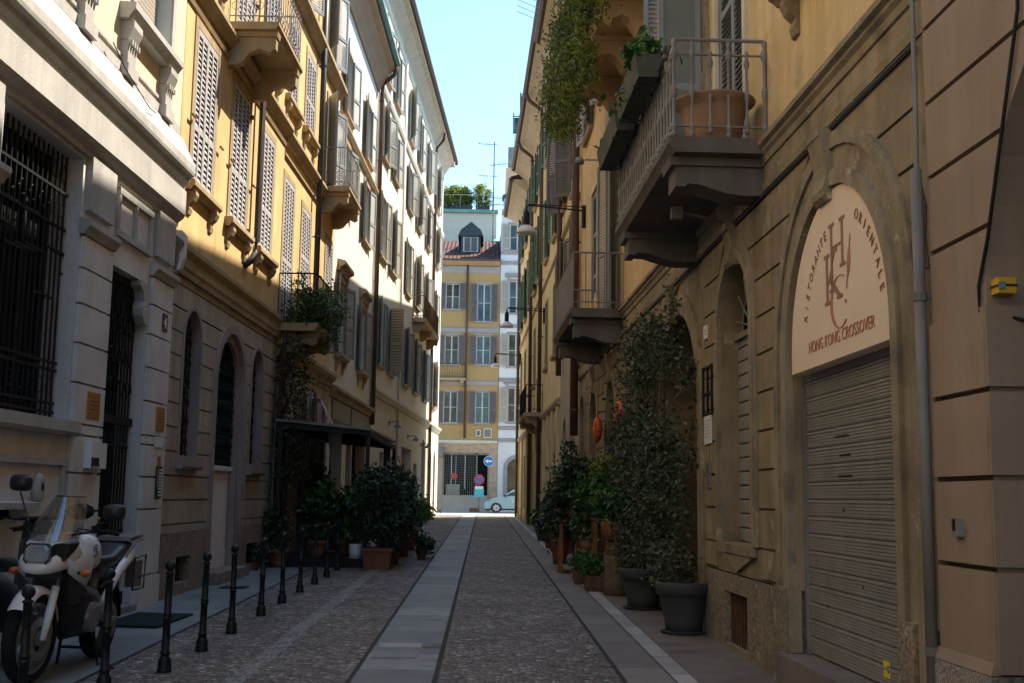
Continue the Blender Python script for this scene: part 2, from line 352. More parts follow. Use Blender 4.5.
def ring(mb, h, g0, g1, n0, n1):              # raised band following an opening (sides and arch)
    def path(g):
        if not h.rise: return [(h.a0-g, h.z0), (h.a0-g, h.z1+g), (h.a1+g, h.z1+g), (h.a1+g, h.z0)]
        c = (h.a0+h.a1)/2; w = (h.a1-h.a0)/2+g
        return [(h.a0-g, h.z0)]+[(c-w*cos(pi*k/24), h.zs+(h.rise+g)*sin(pi*k/24)) for k in range(25)]+[(h.a1+g, h.z0)]
    A, B = path(g0), path(g1)
    mb.loft([[(a[0], n0, a[1]), (a[0], n1, a[1]), (b[0], n1, b[1]), (b[0], n0, b[1])] for a, b in zip(A, B)])
def leaf_panel(mb, T, w, h, pitch=.055, mid=(.42,), fr=.065, m='shut_w', back=True, centre=False):
    T0 = mb.T; mb.T = T; mb.use(m); t = .04
    mb.box(0, fr, 0, t, 0, h); mb.box(w-fr, w, 0, t, 0, h)
    if centre: mb.box(w/2-.03, w/2+.03, .003, t-.001, .1, h-.09)
    zs = [0]+[h*k for k in mid]+[h]; rl = []
    for k, z in enumerate(zs):
        a, b = (0, .10) if k == 0 else (h-.09, h) if k == len(zs)-1 else (z-.04, z+.04)
        mb.box(fr, w-fr, .002, t-.002, a, b); rl.append((a, b))
    for (a, b), (c, d) in zip(rl, rl[1:]):
        k = max(1, int((c-b)/pitch)); st = (c-b)/k
        for i in range(k):
            z = b+st*i
            mb.face([(fr, t-.004, z+st*.02), (w-fr, t-.004, z+st*.02), (w-fr, .008, z+st*.86), (fr, .008, z+st*.86)] if back else [(fr, .004, z-st*.05), (w-fr, .004, z-st*.05), (w-fr, t-.004, z+st*.95), (fr, t-.004, z+st*.95)])
            if back: mb.face([(fr, t-.004, z+st*.02), (w-fr, t-.004, z+st*.02), (w-fr, .012, z+st*.02), (fr, .012, z+st*.02)])
    if back: mb.use('black'); mb.face([(fr, .004, .1), (w-fr, .004, .1), (w-fr, .004, h-.09), (fr, .004, h-.09)])
    mb.T = T0
def hinge(F, a, n, z, ang, sgn):              # sgn +1: closed leaf runs to +s; ang 0 closed, 180 folded flat on the wall
    c, s_ = cos(radians(ang)), sin(radians(ang))
    return lambda u, v, w: F(a+sgn*(c*u-s_*v), n+s_*u+c*v, z+w)
def window(B, F, a0, a1, z0, z1, n=0., shut='open', sm='shut_g', ang=(168, 168), sur=.12, surm='trimpale', surn=.035, sill='plain', sillm='trimpale', ped=False, pitch=.06, glass='glass', mid=(.42,), d=.2, fm='wframe', lw=None, bars=2, name='window', cn=-.055, cc=False, so=.2):
    w = a1-a0; mb = MB(F)
    if sur:
        mb.use(surm); h = Hole(a0, a1, z0, z1); ring(mb, h, 0.004, sur, n-.01, n+surn)
    mb.use(fm); f = .06; nn = n-d*.75
    mb.box(a0+.002, a0+f, nn-.05, nn, z0+.002, z1-.002); mb.box(a1-f, a1-.002, nn-.05, nn, z0+.002, z1-.002)
    mb.box(a0+f, a1-f, nn-.05, nn, z0+.002, z0+f); mb.box(a0+f, a1-f, nn-.05, nn, z1-f, z1-.002)
    mb.box((a0+a1)/2-.04, (a0+a1)/2+.04, nn-.05, nn+.01, z0+f, z1-f)
    for k in range(1, bars+1):
        z = z0+(z1-z0)*k/(bars+1); mb.box(a0+f, a1-f, nn-.045, nn-.004, z-.018, z+.018)
    wo = mb.build(name, B)
    if shut != 'closed':
        g = MB(F).use(glass); g.box(a0+f*.5, a1-f*.5, nn-.04, nn-.03, z0+f*.5, z1-f*.5); g.build('pane', wo)
    if shut == 'closed':
        for sgn, a in ((1, a0+.01), (-1, a1-.01)):
            s = MB(F); leaf_panel(s, hinge(F, a, n+cn, z0+.01, 0, sgn), w/2-.013, z1-z0-.02, pitch, mid, m=sm, centre=cc, fr=.05); s.build('shutter', wo)
    elif shut == 'open':
        for sgn, a, an in ((1, a0-.01, ang[0]), (-1, a1+.01, ang[1])):
            if an is None: continue
            s = MB(F); leaf_panel(s, hinge(F, a, n+surn+.045, z0+.01, an, sgn), (lw or w/2), z1-z0-.02, pitch, mid, m=sm, back=False); s.build('shutter', wo)
    elif shut == 'blind':
        s = MB(F).use('shut_b')
        k = int((z1-z0)/.06)
        for i in range(k):
            z = z0+(z1-z0)*i/k; s.box(a0+.065, a1-.065, nn+.004, nn+.03, z+.004, z+(z1-z0)/k-.006)
        s.build('roller_blind', wo)
    if sill:
        s = MB(F).use(sillm); e = (sur or .1)+.04
        if sill == 'plain': s.prof_s([(n-.01, z0-.1), (n+.09, z0-.1), (n+.12, z0-.06), (n+.12, z0-.003), (n-.01, z0-.003)], a0-e, a1+e)
        else:
            s.prof_s([(n-.01, z0-.16), (n+so*.6, z0-.16), (n+so*.8, z0-.12), (n+so, z0-.10), (n+so, z0-.03), (n+so*.85, z0-.004), (n-.01, z0-.004)], a0-e-.05, a1+e+.05)
            for c in (a0-.02, a1+.02):
                s.prof_s([(n-.01, z0-.52), (n+.03, z0-.50), (n+.05, z0-.42), (n+.035, z0-.36), (n+.10, z0-.30), (n+.135, z0-.22), (n+.13, z0-.165), (n-.01, z0-.165)], c-.08, c+.08)
        s.build('sill', wo)
    if ped:
        s = MB(F).use(sillm); e = sur+.06
        s.prof_s([(n-.01, z1+sur+.10), (n+.06, z1+sur+.10), (n+.10, z1+sur+.2), (n+.22, z1+sur+.26), (n+.22, z1+sur+.36), (n-.01, z1+sur+.42)], a0-e-.1, a1+e+.1)
        for c in (a0-sur*.5, a1+sur*.5): s.prof_s([(n-.01, z1-.1), (n+.06, z1-.1), (n+.12, z1+sur+.09), (n-.01, z1+sur+.09)], c-.06, c+.06)
        s.build('pediment', wo)
    return wo
def turned(mb, c, h, r=.022, n=8):            # a turned iron baluster
    mb.smooth = True
    pr = [(.6, 0), (1.5, .015), (1.5, .05), (.8, .07), (1.7, .10), (1.7, .12), (.8, .15), (.8, .38), (1.2, .42), (1.7, .44), (1.2, .46), (1.7, .48), (1.2, .5), (.8, .54), (.75, .78), (1.5, .81), (1.9, .85), (1.5, .89), (.8, .92), (1.3, .96), (.8, 1.0)]
    mb.loft([[(c[0]+r*k*cos(2*pi*j/n), c[1]+r*k*sin(2*pi*j/n), c[2]+h*z) for j in range(n)] for k, z in pr]); mb.smooth = False
def balcony(B, F, s0, s1, off, z, th=.14, br=(), bz=.55, rail='turned', rh=1.0, rm='irongrey', m='ochrestone', sp=.14, bw=.16, plain=False):
    mb = MB(F).use(m)
    mb.prof_s([(-.02, z-th), (off-.06, z-th), (off-.02, z-th*.6), (off, z-th*.45), (off, z), (-.02, z)], s0, s1)
    bo = mb.build('balcony', B)
    for c in br:
        b = MB(F).use(m); pr = [(-.02, z-th-bz), (.12, z-th-bz), (.24, z-th-bz*.92), (.36, z-th-bz*.62), (off*.62, z-th-bz*.5), (off*.80, z-th-bz*.62), (off*.92, z-th-bz*.5), (off*.93, z-th-.003), (-.02, z-th-.003)]
        if plain: pr = [(-.02, z-th-bz), (off*.22, z-th-bz*1.02), (off*.36, z-th-bz*.98), (off*.52, z-th-bz*.86), (off*.66, z-th-bz*.74), (off*.78, z-th-bz*.72), (off*.80, z-th-bz*.80), (off*.90, z-th-bz*.80), (off*.90, z-th-.003), (-.02, z-th-.003)]
        b.prof_s(pr, c-bw/2, c+bw/2)
        b.prof_s([(-.02, z-th-.09), (off*.95, z-th-.09), (off*.97, z-th-.004), (-.02, z-th-.004)], c-bw/2-.035, c+bw/2+.035)
        b.build('bracket', bo)
    r = MB(F).use(rm); o = off-.06
    path = [(s0+.05, .02), (s0+.05, o), (s1-.05, o), (s1-.05, .02)]
    for (a, b), (c, d) in zip(path, path[1:]):
        ln = sqrt((c-a)**2+(d-b)**2)
        r.tube([(a, b, z+rh), (c, d, z+rh)], .018, 6); r.tube([(a, b, z+.12), (c, d, z+.12)], .012, 5)
        if rail == 'turned': r.tube([(a, b, z+rh*.85), (c, d, z+rh*.85)], .012, 5)
        k = max(2, int(ln/sp))
        for i in range(k+1):
            u = i/k; q = (a+(c-a)*u, b+(d-b)*u, z+.003)
            if i == 0 and (a, b) != path[0]: continue
            if rail == 'turned':
                if i in (0, k): turned(r, q, rh, .023)
                elif i % 2: turned(r, (q[0], q[1], z+.05), rh*.84, .016)
                else: turned(r, q, rh-.01, .0175)
            else: r.tube([q, (q[0], q[1], z+rh)], .009, 4)
        if rail == 'scroll':
            for i in range(k):
                u = (i+.5)/k; q = (a+(c-a)*u, b+(d-b)*u); e = ((c-a)/ln, (d-b)/ln); R = sp*.42
                for zc in (z+.30, z+.82): r.tube([(q[0]+e[0]*R*cos(2*pi*j/10), q[1]+e[1]*R*cos(2*pi*j/10), zc+R*sin(2*pi*j/10)) for j in range(11)], .006, 4, False)
    r.build('railing', bo)
    return bo
def pipe(B, F, pts, r, m, name='drainpipe', clips=None):
    mb = MB(F).use(m); mb.smooth = True; mb.tube(pts, r, 10); mb.smooth = False
    z0, z1 = min(p[2] for p in pts), max(p[2] for p in pts)
    a, n = pts[-1][0], pts[-1][1]; z = z0+.6
    while z < z1-.3:
        mb.tube([(a, n, z), (a, n, z+.05)], r*1.18, 10); mb.box(a-.012, a+.012, -.01, n-r*.6, z+.01, z+.035); z += 2.1
    return mb.build(name, B)
def eave(B, F, s0, s1, z, off, rise=.8, m='soffit', gm='gutter', name='eave', slope=8):
    mb = MB(F).use(m)
    mb.prof_s([(-.3, z), (.02, z), (.06, z+.12), (off*.35, z+rise*.35), (off*.7, z+rise*.62), (off*.95, z+rise*.72), (off, z+rise*.74), (off, z+rise), (-.3, z+rise)], s0, s1)
    e = mb.build(name, B)
    g = MB(F).use(gm); g.prof_s([(off-.04, z+rise-.10), (off+.10, z+rise-.14), (off+.18, z+rise-.06), (off+.18, z+rise+.06), (off-.04, z+rise+.03)], s0-.02, s1+.05); g.build('gutter', e)
    t = MB(F).use('tiles'); t.prof_s([(off+.1, z+rise+.062), (off+.1, z+rise+.12), (-slope, z+rise+.12+slope*.35), (-slope, z+rise+.03)], s0, s1); t.build('roof', B)
    return e
def body(B, F, s0, s1, z1, back=8, n=-.5, m='black', name='light_block_core'):  # unseen box added behind a facade to block light
    mb = MB(F).use(m); mb.box(s0+.01, s1-.01, -back, n, 0, z1); return mb.build(name, B)

# ------------------------------------------------------------------ foliage
def leaves(mb, n, centre, size, rn=None, droop=.3):
    for _ in range(n):
        c = Vector(centre()); l = size*U(.6, 1.35); w = l*U(.4, .6)
        d = Vector((U(-1, 1), U(-1, 1), U(-1, .7)-droop)).normalized(); q = d.cross(Vector((U(-1, 1), U(-1, 1), U(-1, 1)))).normalized(); up = d.cross(q)
        a, b = c-d*l*.5, c+d*l*.5; k = up*w*.18
        i = [mb.p(a), mb.p(c+q*w*.5+k-d*l*.05), mb.p(b), mb.p(c-q*w*.5+k-d*l*.05)]
        mb.idx([i[0], i[1], i[2]]); mb.idx([i[0], i[2], i[3]])
def clumps(blobs, per, spread):
    """blobs: (cx,cy,cz,rx,ry,rz,weight); returns a sampler of leaf positions gathered in clumps"""
    cs = []
    for cx, cy, cz, rx, ry, rz, k in blobs:
        for _ in range(int(k)):
            while True:
                a, b, c = U(-1, 1), U(-1, 1), U(-1, 1); q = a*a+b*b+c*c
                if .15 < q < 1: break
            s_ = U(.75, 1.05)/max(sqrt(q), .55) if U(0, 1) < .6 else 1
            cs.append((cx+a*rx*s_, cy+b*ry*s_, cz+c*rz*s_, U(.6, 1.5)))
    def f():
        x, y, z, k = rnd.choice(cs); s_ = spread*k
        return (x+rnd.gauss(0, s_), y+rnd.gauss(0, s_), z+rnd.gauss(0, s_*.8))
    return f
POTS = {
 'tapered': [(.62, 0), (.70, .25), (.88, .72), (.90, .74), (1.0, .75), (1.02, .98), (.98, 1.0), (.90, 1.0), (.88, .90)],
 'round': [(.6, 0), (.82, .3), (.92, .8), (1.0, .86), (1.0, 1.0), (.9, 1.0), (.88, .9)],
 'cyl': [(.9, 0), (.95, .5), (1.0, .97), (.97, 1.0), (.9, 1.0), (.88, .9)],
}
def potted(name, label, x, y, z, r, h, kind, pm, blobs, nleaf, size, lm, cat='potted plant', group=None, stems=3, spread=.06, saucer=False, per=0, droop=.3):
    t = thing(name, label, cat, (x, y, z), group)
    mb = MB().use(pm); mb.smooth = True
    if kind == 'square':
        mb.smooth = False
        mb.loft([[(x-r*k, y-r*k, z+h*q), (x+r*k, y-r*k, z+h*q), (x+r*k, y+r*k, z+h*q), (x-r*k, y+r*k, z+h*q)] for k, q in ((.82, 0), (.95, .85), (1.03, .86), (1.03, 1), (.92, 1), (.92, .9))])
    else: mb.lathe((x, y, z), [(r*a, h*b) for a, b in POTS[kind]], 24)
    mb.smooth = False
    if saucer: mb.lathe((x, y, z), [(r*.8, .0), (r*.86, .03), (r*.7, .03)], 20)
    mb.use('soil').lathe((x, y, z), [(r*.86, h*.9), (r*.4, h*.93)], 16); mb.build('pot', t)
    B = [(x+a, y+b, z+c, rx, ry, rz, k) for a, b, c, rx, ry, rz, k in blobs]
    sm = MB().use('stem')
    for i in range(stems):
        b = rnd.choice(B); sm.tube([(x+U(-.3, .3)*r, y+U(-.3, .3)*r, z+h*.88), (x+(b[0]-x)*.4+U(-.05, .05), y+(b[1]-y)*.4+U(-.05, .05), z+h*.9+(b[2]-z-h*.9)*.5), (b[0]+U(-.5, .5)*b[3], b[1]+U(-.5, .5)*b[4], b[2]+U(0, .7)*b[5])], [.018, .013, .006], 5)
    sm.build('stem', t)
    lf = MB().use(lm); leaves(lf, nleaf, clumps(B, per, spread), size, droop=droop); lf.build('foliage', t)
    return t
# ================================================================== SETTING
def sheet(name, pts, z, m, label=None, thick=0):
    mb = MB().use(m); n = len(pts)
    mb.face([(x, y, gz(y)+z) for x, y in pts])
    if thick:
        for k in range(n):
            a, b = pts[k], pts[(k+1) % n]
            mb.face([(a[0], a[1], gz(a[1])+z), (b[0], b[1], gz(b[1])+z), (b[0], b[1], gz(b[1])+z-thick), (a[0], a[1], gz(a[1])+z-thick)])
    return mb.build(name, kind='structure')
YE = 60.5
g = MB().use('asph')
g.face([(-400, YE, gz(YE)-.006), (400, YE, gz(YE)-.006), (400, 500, gz(YE)-.006), (-400, 500, gz(YE)-.006)])
g.face([(-400, -40, gz(-40)-.03), (400, -40, gz(-40)-.03), (400, YE, gz(YE)-.03), (-400, YE, gz(YE)-.03)])
g.build('ground', kind='structure')
sheet('road', [(-7, -45), (5, -45), (2.2, YE), (-3.2, YE)], 0, 'cob')
def slabs(name, xa0, xb0, xa1, xb1, y0, y1, z, m, step=1.1, gap=.012, kind='structure', split=None, thick=0):
    mb = MB().use(m); y = y0; xs = split or [0, 1]
    while y < y1:
        e = min(y+step*U(.7, 1.35), y1)
        def X(u, yy):
            q = (yy-y0)/(y1-y0); a = xa0+(xa1-xa0)*q; b = xb0+(xb1-xb0)*q; return a+(b-a)*u
        for u0, u1 in zip(xs, xs[1:]):
            ya, yb = y+gap/2, e-gap/2
            P = [(X(u0, ya)+gap/2, ya), (X(u1, ya)-gap/2, ya), (X(u1, yb)-gap/2, yb), (X(u0, yb)+gap/2, yb)]
            mb.face([(x, yy, gz(yy)+z) for x, yy in P])
        y = e
    return mb.build(name, kind=kind)
# centre and right stone lanes, with dark joints and drain edges showing between them
sheet('lane_joint', [(-1.135, -6), (-.375, -6), (-.35, YE-.2), (-1.15, YE-.2)], .004, 'joint')
slabs('stone_lane', -1.095, -.415, -1.11, -.39, -6, YE-.3, .008, 'slab', 1.35, .012)
sheet('lane_joint', [(1.265, -6), (1.975, -6), (1.68, YE-.2), (1.07, YE-.2)], .004, 'joint')
slabs('stone_lane', 1.30, 1.75, 1.10, 1.455, -6, YE-.3, .008, 'slab2', 1.3, .010)
slabs('kerb', 1.75, 1.95, 1.46, 1.63, -6, YE-.3, .012, 'kerb', .95, .012)
sheet('pavement', [(1.96, -6), (3.2, -6), (2.0, YE), (1.64, YE)], .006, 'slabd')
# left granite pavement up to the terrace
sheet('pavement_joint', [(-5.2, -6), (-3.30, -6), (-3.30, 22.6), (-4.6, 22.6)], .004, 'joint')
slabs('pavement', -5.2, -3.33, -4.6, -3.33, -6, 22.55, .010, 'lslab', 1.25, .010, split=[0, .46, 1])
mb = MB().use('paint'); y = 6.; e0 = (-2.15, -1.96)
while y < 23.4:
    e1 = (-2.15+U(-.025, .025), -1.96+U(-.025, .025))
    mb.face([(e0[0], y, gz(y)+.004), (e0[1], y, gz(y)+.004), (e1[1], y+.12, gz(y+.12)+.004), (e1[0], y+.12, gz(y+.12)+.004)]); y += .12; e0 = e1
mb.build('painted_line', kind='structure')
mb = MB().use('irongrey'); mb.box(-1.06, -.62, 11.3, 11.75, gz(11.3)+.002, gz(11.75)+.0105)
mb.build('drain_cover', label='grey metal utility cover set in the middle stone lane', cat='drain cover')
mb = MB().use('kerb'); mb.box(-1.05, -.62, 12.0, 12.35, gz(12), gz(12.35)+.0105)
mb.use('slabd').box(-.60, -.42, 12.0, 12.35, gz(12), gz(12.35)+.0105)
mb.build('repair_patch', label='pale and brown repair patch in the middle stone lane', cat='paving patch')
mb = MB().use('iron'); mb.box(-4.05, -3.65, 18.1, 18.55, gz(18.3)+.012, gz(18.3)+.02); mb.build('manhole_cover', label='small dark manhole cover in the left granite pavement', cat='manhole cover')
mb = MB().use(mat('green_black_mat', (.012, .026, .024), rough=.95, var=.2, bump=.6, bscale=200))
zz = gz(14)+.012
mb.ext([(-4.32, 13.35, zz), (-3.62, 13.25, zz), (-3.55, 14.55, zz+.012), (-4.25, 14.65, zz+.012)], [(-4.32, 13.35, zz+.016), (-3.62, 13.25, zz+.016), (-3.55, 14.55, zz+.03), (-4.25, 14.65, zz+.03)])
mb.build('door_mat', label='black rubber doormat lying in front of the iron gate', cat='doormat')

# ================================================================== LEFT 1: pale stone building
B1 = thing('stone_building', 'pale grey stone building with iron gate and big grilled window', 'building', tuple(FL(11, 0, 0)))
GRV = [1.46, 1.88, 2.30, 2.42, 2.87, 3.31, 3.75, 4.15]
hw = Hole(10.65, 12.66, 2.43, 5.38, .42); hg = Hole(13.66, 15.12, 0, 4.40, .42); hw0 = Hole(7.2, 9.4, 2.43, 5.38, .42)
w = MB(FL).use('wstone')
wall(w, -45, 16.12, -1.3, 5.5, [hw, hg, hw0, vjoint(13.715, 4.4, 4.75, .002, .002)], 0, [], jamb='wstone')
w.build('wall', B1)
w = MB(FL).use('wstone')                      # rusticated piers stand 4 cm proud, with open joints
for a0, a1 in ((9.62, 10.55), (12.70, 13.60), (15.16, 16.02)):
    w.mark()
    zs = [0.6]+GRV+[4.52]
    for za, zb in zip(zs, zs[1:]): w.prof_n([(a0, za+.013), (a1, za+.013), (a1, zb-.013), (a0, zb-.013)], .002, .06)
    w.box(a0-.02, a1+.02, .002, .075, gz(13)-.1, .585)
build_each(w, 'pier', B1)
w = MB(FL).use('wstone2')
for a0, a1 in ((9.62, 10.55), (12.70, 13.60), (15.16, 16.02)):
    w.mark()
    w.prof_s([(.002, 4.53), (.06, 4.53), (.09, 4.58), (.13, 4.62), (.13, 4.68), (.002, 4.72)], a0-.06, min(a1+.06, 16.11))
    w.prof_n([(a0+.06, 4.82), (a1-.06, 4.82), (a1-.06, 5.46), (a0+.06, 5.46)], .002, .07)
build_each(w, 'pier_capital', B1)
w = MB(FL).use('wstone2')
w.prof_s([(.002, 5.42), (.05, 5.42), (.06, 5.48), (.12, 5.53), (.15, 5.58), (.15, 5.93), (.12, 5.95), (.13, 6.02), (.18, 6.06), (.19, 6.12), (.25, 6.15), (.26, 6.19), (.26, 6.29), (.06, 6.70), (.002, 6.72)], -45, 16.08)
w.build('cornice', B1)
w = MB(FL).use('wstone2')                     # lower window sill and framed panel under it
w.prof_s([(.002, 2.27), (.10, 2.27), (.13, 2.31), (.13, 2.43), (.002, 2.43)], 10.5, 12.745)
w.prof_n([(10.5, 1.95), (12.62, 1.95), (12.62, 2.02), (10.5, 2.02)], .002, .05); w.prof_n([(12.55, .8), (12.62, .8), (12.62, 1.945), (12.55, 1.945)], .002, .045)
w.prof_s([(.002, 1.50), (.14, 1.50), (.14, 1.56), (.002, 1.58)], 10.4, 11.75)
w.build('sill', B1)
w = MB(FL).use('wstone2')                     # blind transom panel over the gate and its bracket
w.prof_n([(13.74, 4.76), (15.06, 4.76), (15.06, 4.84), (13.74, 4.84)], .002, .05); w.prof_n([(13.74, 5.28), (15.06, 5.28), (15.06, 5.36), (13.74, 5.36)], .002, .05)
for a in (13.74, 14.37, 14.98): w.box(a, a+.07, .002, .045, 4.845, 5.275)
w.build('transom_panel', B1)
w = MB(FL).use('wstone2'); w.prof_n([(15.11, 3.85), (15.11, 4.39), (14.72, 4.39), (14.72, 4.33), (14.86, 4.26), (14.90, 4.15), (14.84, 4.05), (14.86, 3.95), (14.98, 3.85)], -.10, .03); w.build('corner_bracket', B1)
gr = MB(FL).use('iron')
a = 10.7
while a < 12.65: gr.tube([(a, -.16, 2.44), (a, -.16, 5.37)], .013, 5); a += .125
for z in (2.52, 2.62, 2.98, 3.06, 4.55, 4.95): gr.box(10.66, 12.65, -.18, -.145, z-.014, z+.014)
for k in range(9):
    a = 10.7+.25*k-.05; z = U(3.3, 4.4); gr.box(max(10.66, a), min(a+.5, 12.65), -.178, -.147, z-.012, z+.012)
for k in range(8):
    a = 10.76+.25*k
    for zc, r in ((2.80, .085), (4.75, .08), (5.16, .09)): gr.tube([(a+r*cos(q*pi/6), -.162, zc+r*sin(q*pi/6)) for q in range(13)], .008, 4, False)
gw = gr.build('window_grille', B1)
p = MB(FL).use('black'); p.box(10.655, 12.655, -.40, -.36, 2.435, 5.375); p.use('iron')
for a in (11.3, 11.98, 12.52): p.box(a-.04, a+.04, -.355, -.32, 2.44, 5.37)
p.build('pane', gw)
for nm, hh in (('pane', hw0),):
    p = MB(FL).use('glass'); p.box(7.21, 9.39, -.4, -.36, 2.44, 5.37); p.build('pane', B1)
gt = MB(FL).use('iron')
a = 13.72
while a < 15.1:
    gt.tube([(a, -.13, .15), (a, -.13, 4.38)], .015, 5)
    for z in (2.25, 1.2): gt.ball((a, -.13, z), .03, 6, 4)
    a += .115
gt.box(13.67, 15.11, -.16, -.105, 2.52, 2.62); gt.box(13.67, 15.11, -.16, -.105, .16, .42); gt.box(13.67, 15.11, -.16, -.105, 4.3, 4.385)
for k in range(6):
    a = 13.84+.21*k
    for zc, s_ in ((2.95, 1), (3.35, -1), (3.75, 1), (4.1, -1)):
        gt.tube([(a+(.16-.012*q)*cos(q*pi/5)*s_*.75, -.115, zc+(.16-.012*q)*sin(q*pi/5)) for q in range(12)], .009, 4, False)
gg = gt.build('iron_gate', B1)
h = MB(FL).use('brass'); h.ball((14.0, -.08, 1.35), .035, 8, 5); h.build('handle', gg)
d = MB(FL).use('black'); d.box(13.67, 15.11, -.35, -.34, 0, 4.39); d.build('gate_backing', B1)
w = MB(FL).use('slab'); w.box(13.70, 15.10, -.3, .09, gz(14)-.05, gz(14)+.10); w.build('doorstep', B1)
# upper storey
hu = [Hole(13.98, 15.42, 7.62, 9.6, .30), Hole(10.6, 12.0, 7.62, 9.6, .3), Hole(7.2, 8.6, 7.62, 9.6, .3)]
w = MB(FL).use('l1up'); wall(w, -45, 16.12, 5.5, 15.5, hu, -.004, jamb='wframe'); w.build('wall', B1)
w = MB(FL).use('wstone2')
w.box(5, 15.98, -.003, .035, 6.735, 6.86)
for c in (9.0, 10.55, 12.30, 13.70, 15.22):
    w.mark(); w.box(c-.15, c+.15, -.003, .10, 6.865, 7.16); w.box(c-.19, c+.19, -.003, .13, 6.70, 6.86)
    w.prof_s([(-.003, 7.165), (.10, 7.165), (.13, 7.24), (.16, 7.32), (.16, 7.40), (-.003, 7.40)], c-.16, c+.16)
    for k in range(4): w.box(c-.14+k*.08, c-.10+k*.08, .10, .145, 7.10, 7.165)
w.mark()
for c0, c1 in ((10.8, 12.15), (12.62, 13.60), (14.05, 15.2)):
    w.prof_n([(c0, 6.93), (c1, 6.93), (c1, 6.97), (c0, 6.97)], -.003, .03)
build_each(w, 'balustrade_block', B1)
w = MB(FL).use('wstone2')
for a0, a1 in ((10.3, 12.5), (13.45, 15.45)):
    w.mark(); w.prof_s([(-.003, 7.405), (.12, 7.405), (.15, 7.46), (.18, 7.50), (.20, 7.52), (.20, 7.60), (-.003, 7.615)], a0, a1)
build_each(w, 'window_ledge', B1)
for a0, a1 in ((13.98, 15.42), (10.6, 12.0), (7.2, 8.6)): window(B1, FL, a0, a1, 7.62, 9.6, -.004, 'blind', sur=.14, surm='wstone2', sill=None, d=.28)
w = MB(FL).use('wstone2'); w.prof_s([(-.003, 10.4), (.3, 10.5), (.3, 10.7), (-.003, 10.75)], 5, 16.1); w.build('belt_course', B1)
body(B1, FL, -45, 16.12, 15.5); eave(B1, FL, -45, 16.1, 15.5, .7)
w = MB(FL).use('iron'); w.tube([(13.0, .115, 6.90), (13.4, .12, 6.75), (13.8, .2, 6.56), (14.0, .25, 6.45), (14.4, .2, 6.52)], .008, 4); w.build('loose_cable', B1)

def plaque(label, F, a0, a1, z0, z1, m, n=.052, name='plaque', t=.02, extra=None):
    mb = MB(F).use(m); mb.box(a0, a1, n, n+t, z0, z1)
    if extra: extra(mb, n+t)
    return mb.build(name, label=label, cat='wall plaque')
def scr(m, a0, a1, z0, z1, rows):
    def f(mb, n):
        mb.use(m)
        for r in range(rows):
            z = z1-(z1-z0)*(r+.5)/rows
            a = a0
            while a < a1-.02: b = min(a+U(.02, .06), a1); mb.box(a, b, n-.001, n+.0015, z-.006, z+.006); a = b+.015
    return f
plaque('square brass plaque on the stone pier left of the iron gate', FL, 13.05, 13.43, 2.50, 2.80, 'brass', extra=scr('wood', 13.12, 13.36, 2.58, 2.72, 3))
plaque('brass plaque on the narrow pier right of the iron gate', FL, 15.54, 15.90, 2.51, 2.82, 'brass', extra=scr('wood', 15.6, 15.84, 2.6, 2.76, 4))
plaque('small white paper notice under the right hand brass plaque', FL, 15.56, 15.9, 2.28, 2.42, 'whitep')
tx = thing('letter_box', 'white square letter box plate with black letters beside the gate', 'letter box', tuple(FL(13.3, .06, 2.1)))
w = MB(FL).use('whitep'); w.box(13.05, 13.52, .052, .15, 1.94, 2.23); w.build('box', tx)
FONT = None
def text_mb(mb, s, size, place, depth=.004, sx=1.0, off=0.0, space=1.0):
    """letters as thin solids; place(u, v, d) gives the world position of a point of the line"""
    cu = bpy.data.curves.new('lettering', 'FONT'); cu.body = s; cu.size = size; cu.extrude = depth; cu.align_x = 'CENTER'; cu.resolution_u = 3; cu.offset = off; cu.space_character = space
    ob = bpy.data.objects.new('lettering', cu); COL.objects.link(ob)
    dg = bpy.context.evaluated_depsgraph_get(); me = bpy.data.meshes.new_from_object(ob.evaluated_get(dg))
    T0 = mb.T; mb.T = None; b = len(mb.v)
    for v in me.vertices: mb.v.append(tuple(place(v.co.x*sx, v.co.y, v.co.z)))
    for p in me.polygons: mb.idx([b+i for i in p.vertices])
    mb.T = T0
    bpy.data.objects.remove(ob); bpy.data.meshes.remove(me); bpy.data.curves.remove(cu)
w = MB(FL).use('blackp'); text_mb(w, 'DBR', .13, lambda u, v, d: FL(13.17+u, .153+d, 1.965+v), off=.004)
w.box(13.05, 13.10, .150, .153, 1.95, 2.04); w.build('lettering', tx)
tx = thing('house_number', 'black house number plate with white digit on the gate pier', 'house number', tuple(FL(15.7, .06, 4.0)))
w = MB(FL).use('blackp'); w.box(15.58, 15.80, .052, .07, 3.86, 4.10); w.build('plate', tx)
w = MB(FL).use('whitep'); text_mb(w, '4', .2, lambda u, v, d: FL(15.69+u, .072+d, 3.91+v), off=.003); w.build('digit', tx)
ic = thing('intercom_panel', 'tall narrow brass intercom with buttons right of the gate', 'intercom', tuple(FL(15.75, .06, 1.8)))
w = MB(FL).use('blackp'); w.box(15.66, 15.88, .052, .085, 1.60, 2.03); w.use('brass').box(15.70, 15.80, .052, .08, 2.035, 2.16); w.box(15.655, 15.69, .086, .092, 1.75, 2.02); w.build('panel', ic)
w = MB(FL).use('whitep')
for k in range(9):
    for a in (15.73, 15.80): w.box(a, a+.04, .086, .095, 1.63+k*.042, 1.655+k*.042)
w.build('button', ic)
w = MB(FL).use('wstone2'); w.smooth = True
w.loft([[(11.95+r*.10*cos(j*pi/8), n, 1.70+r*.16*sin(j*pi/8)) for j in range(16)] for r, n in ((1, .005), (1, .05), (.85, .07), (.5, .072))]); w.smooth = False
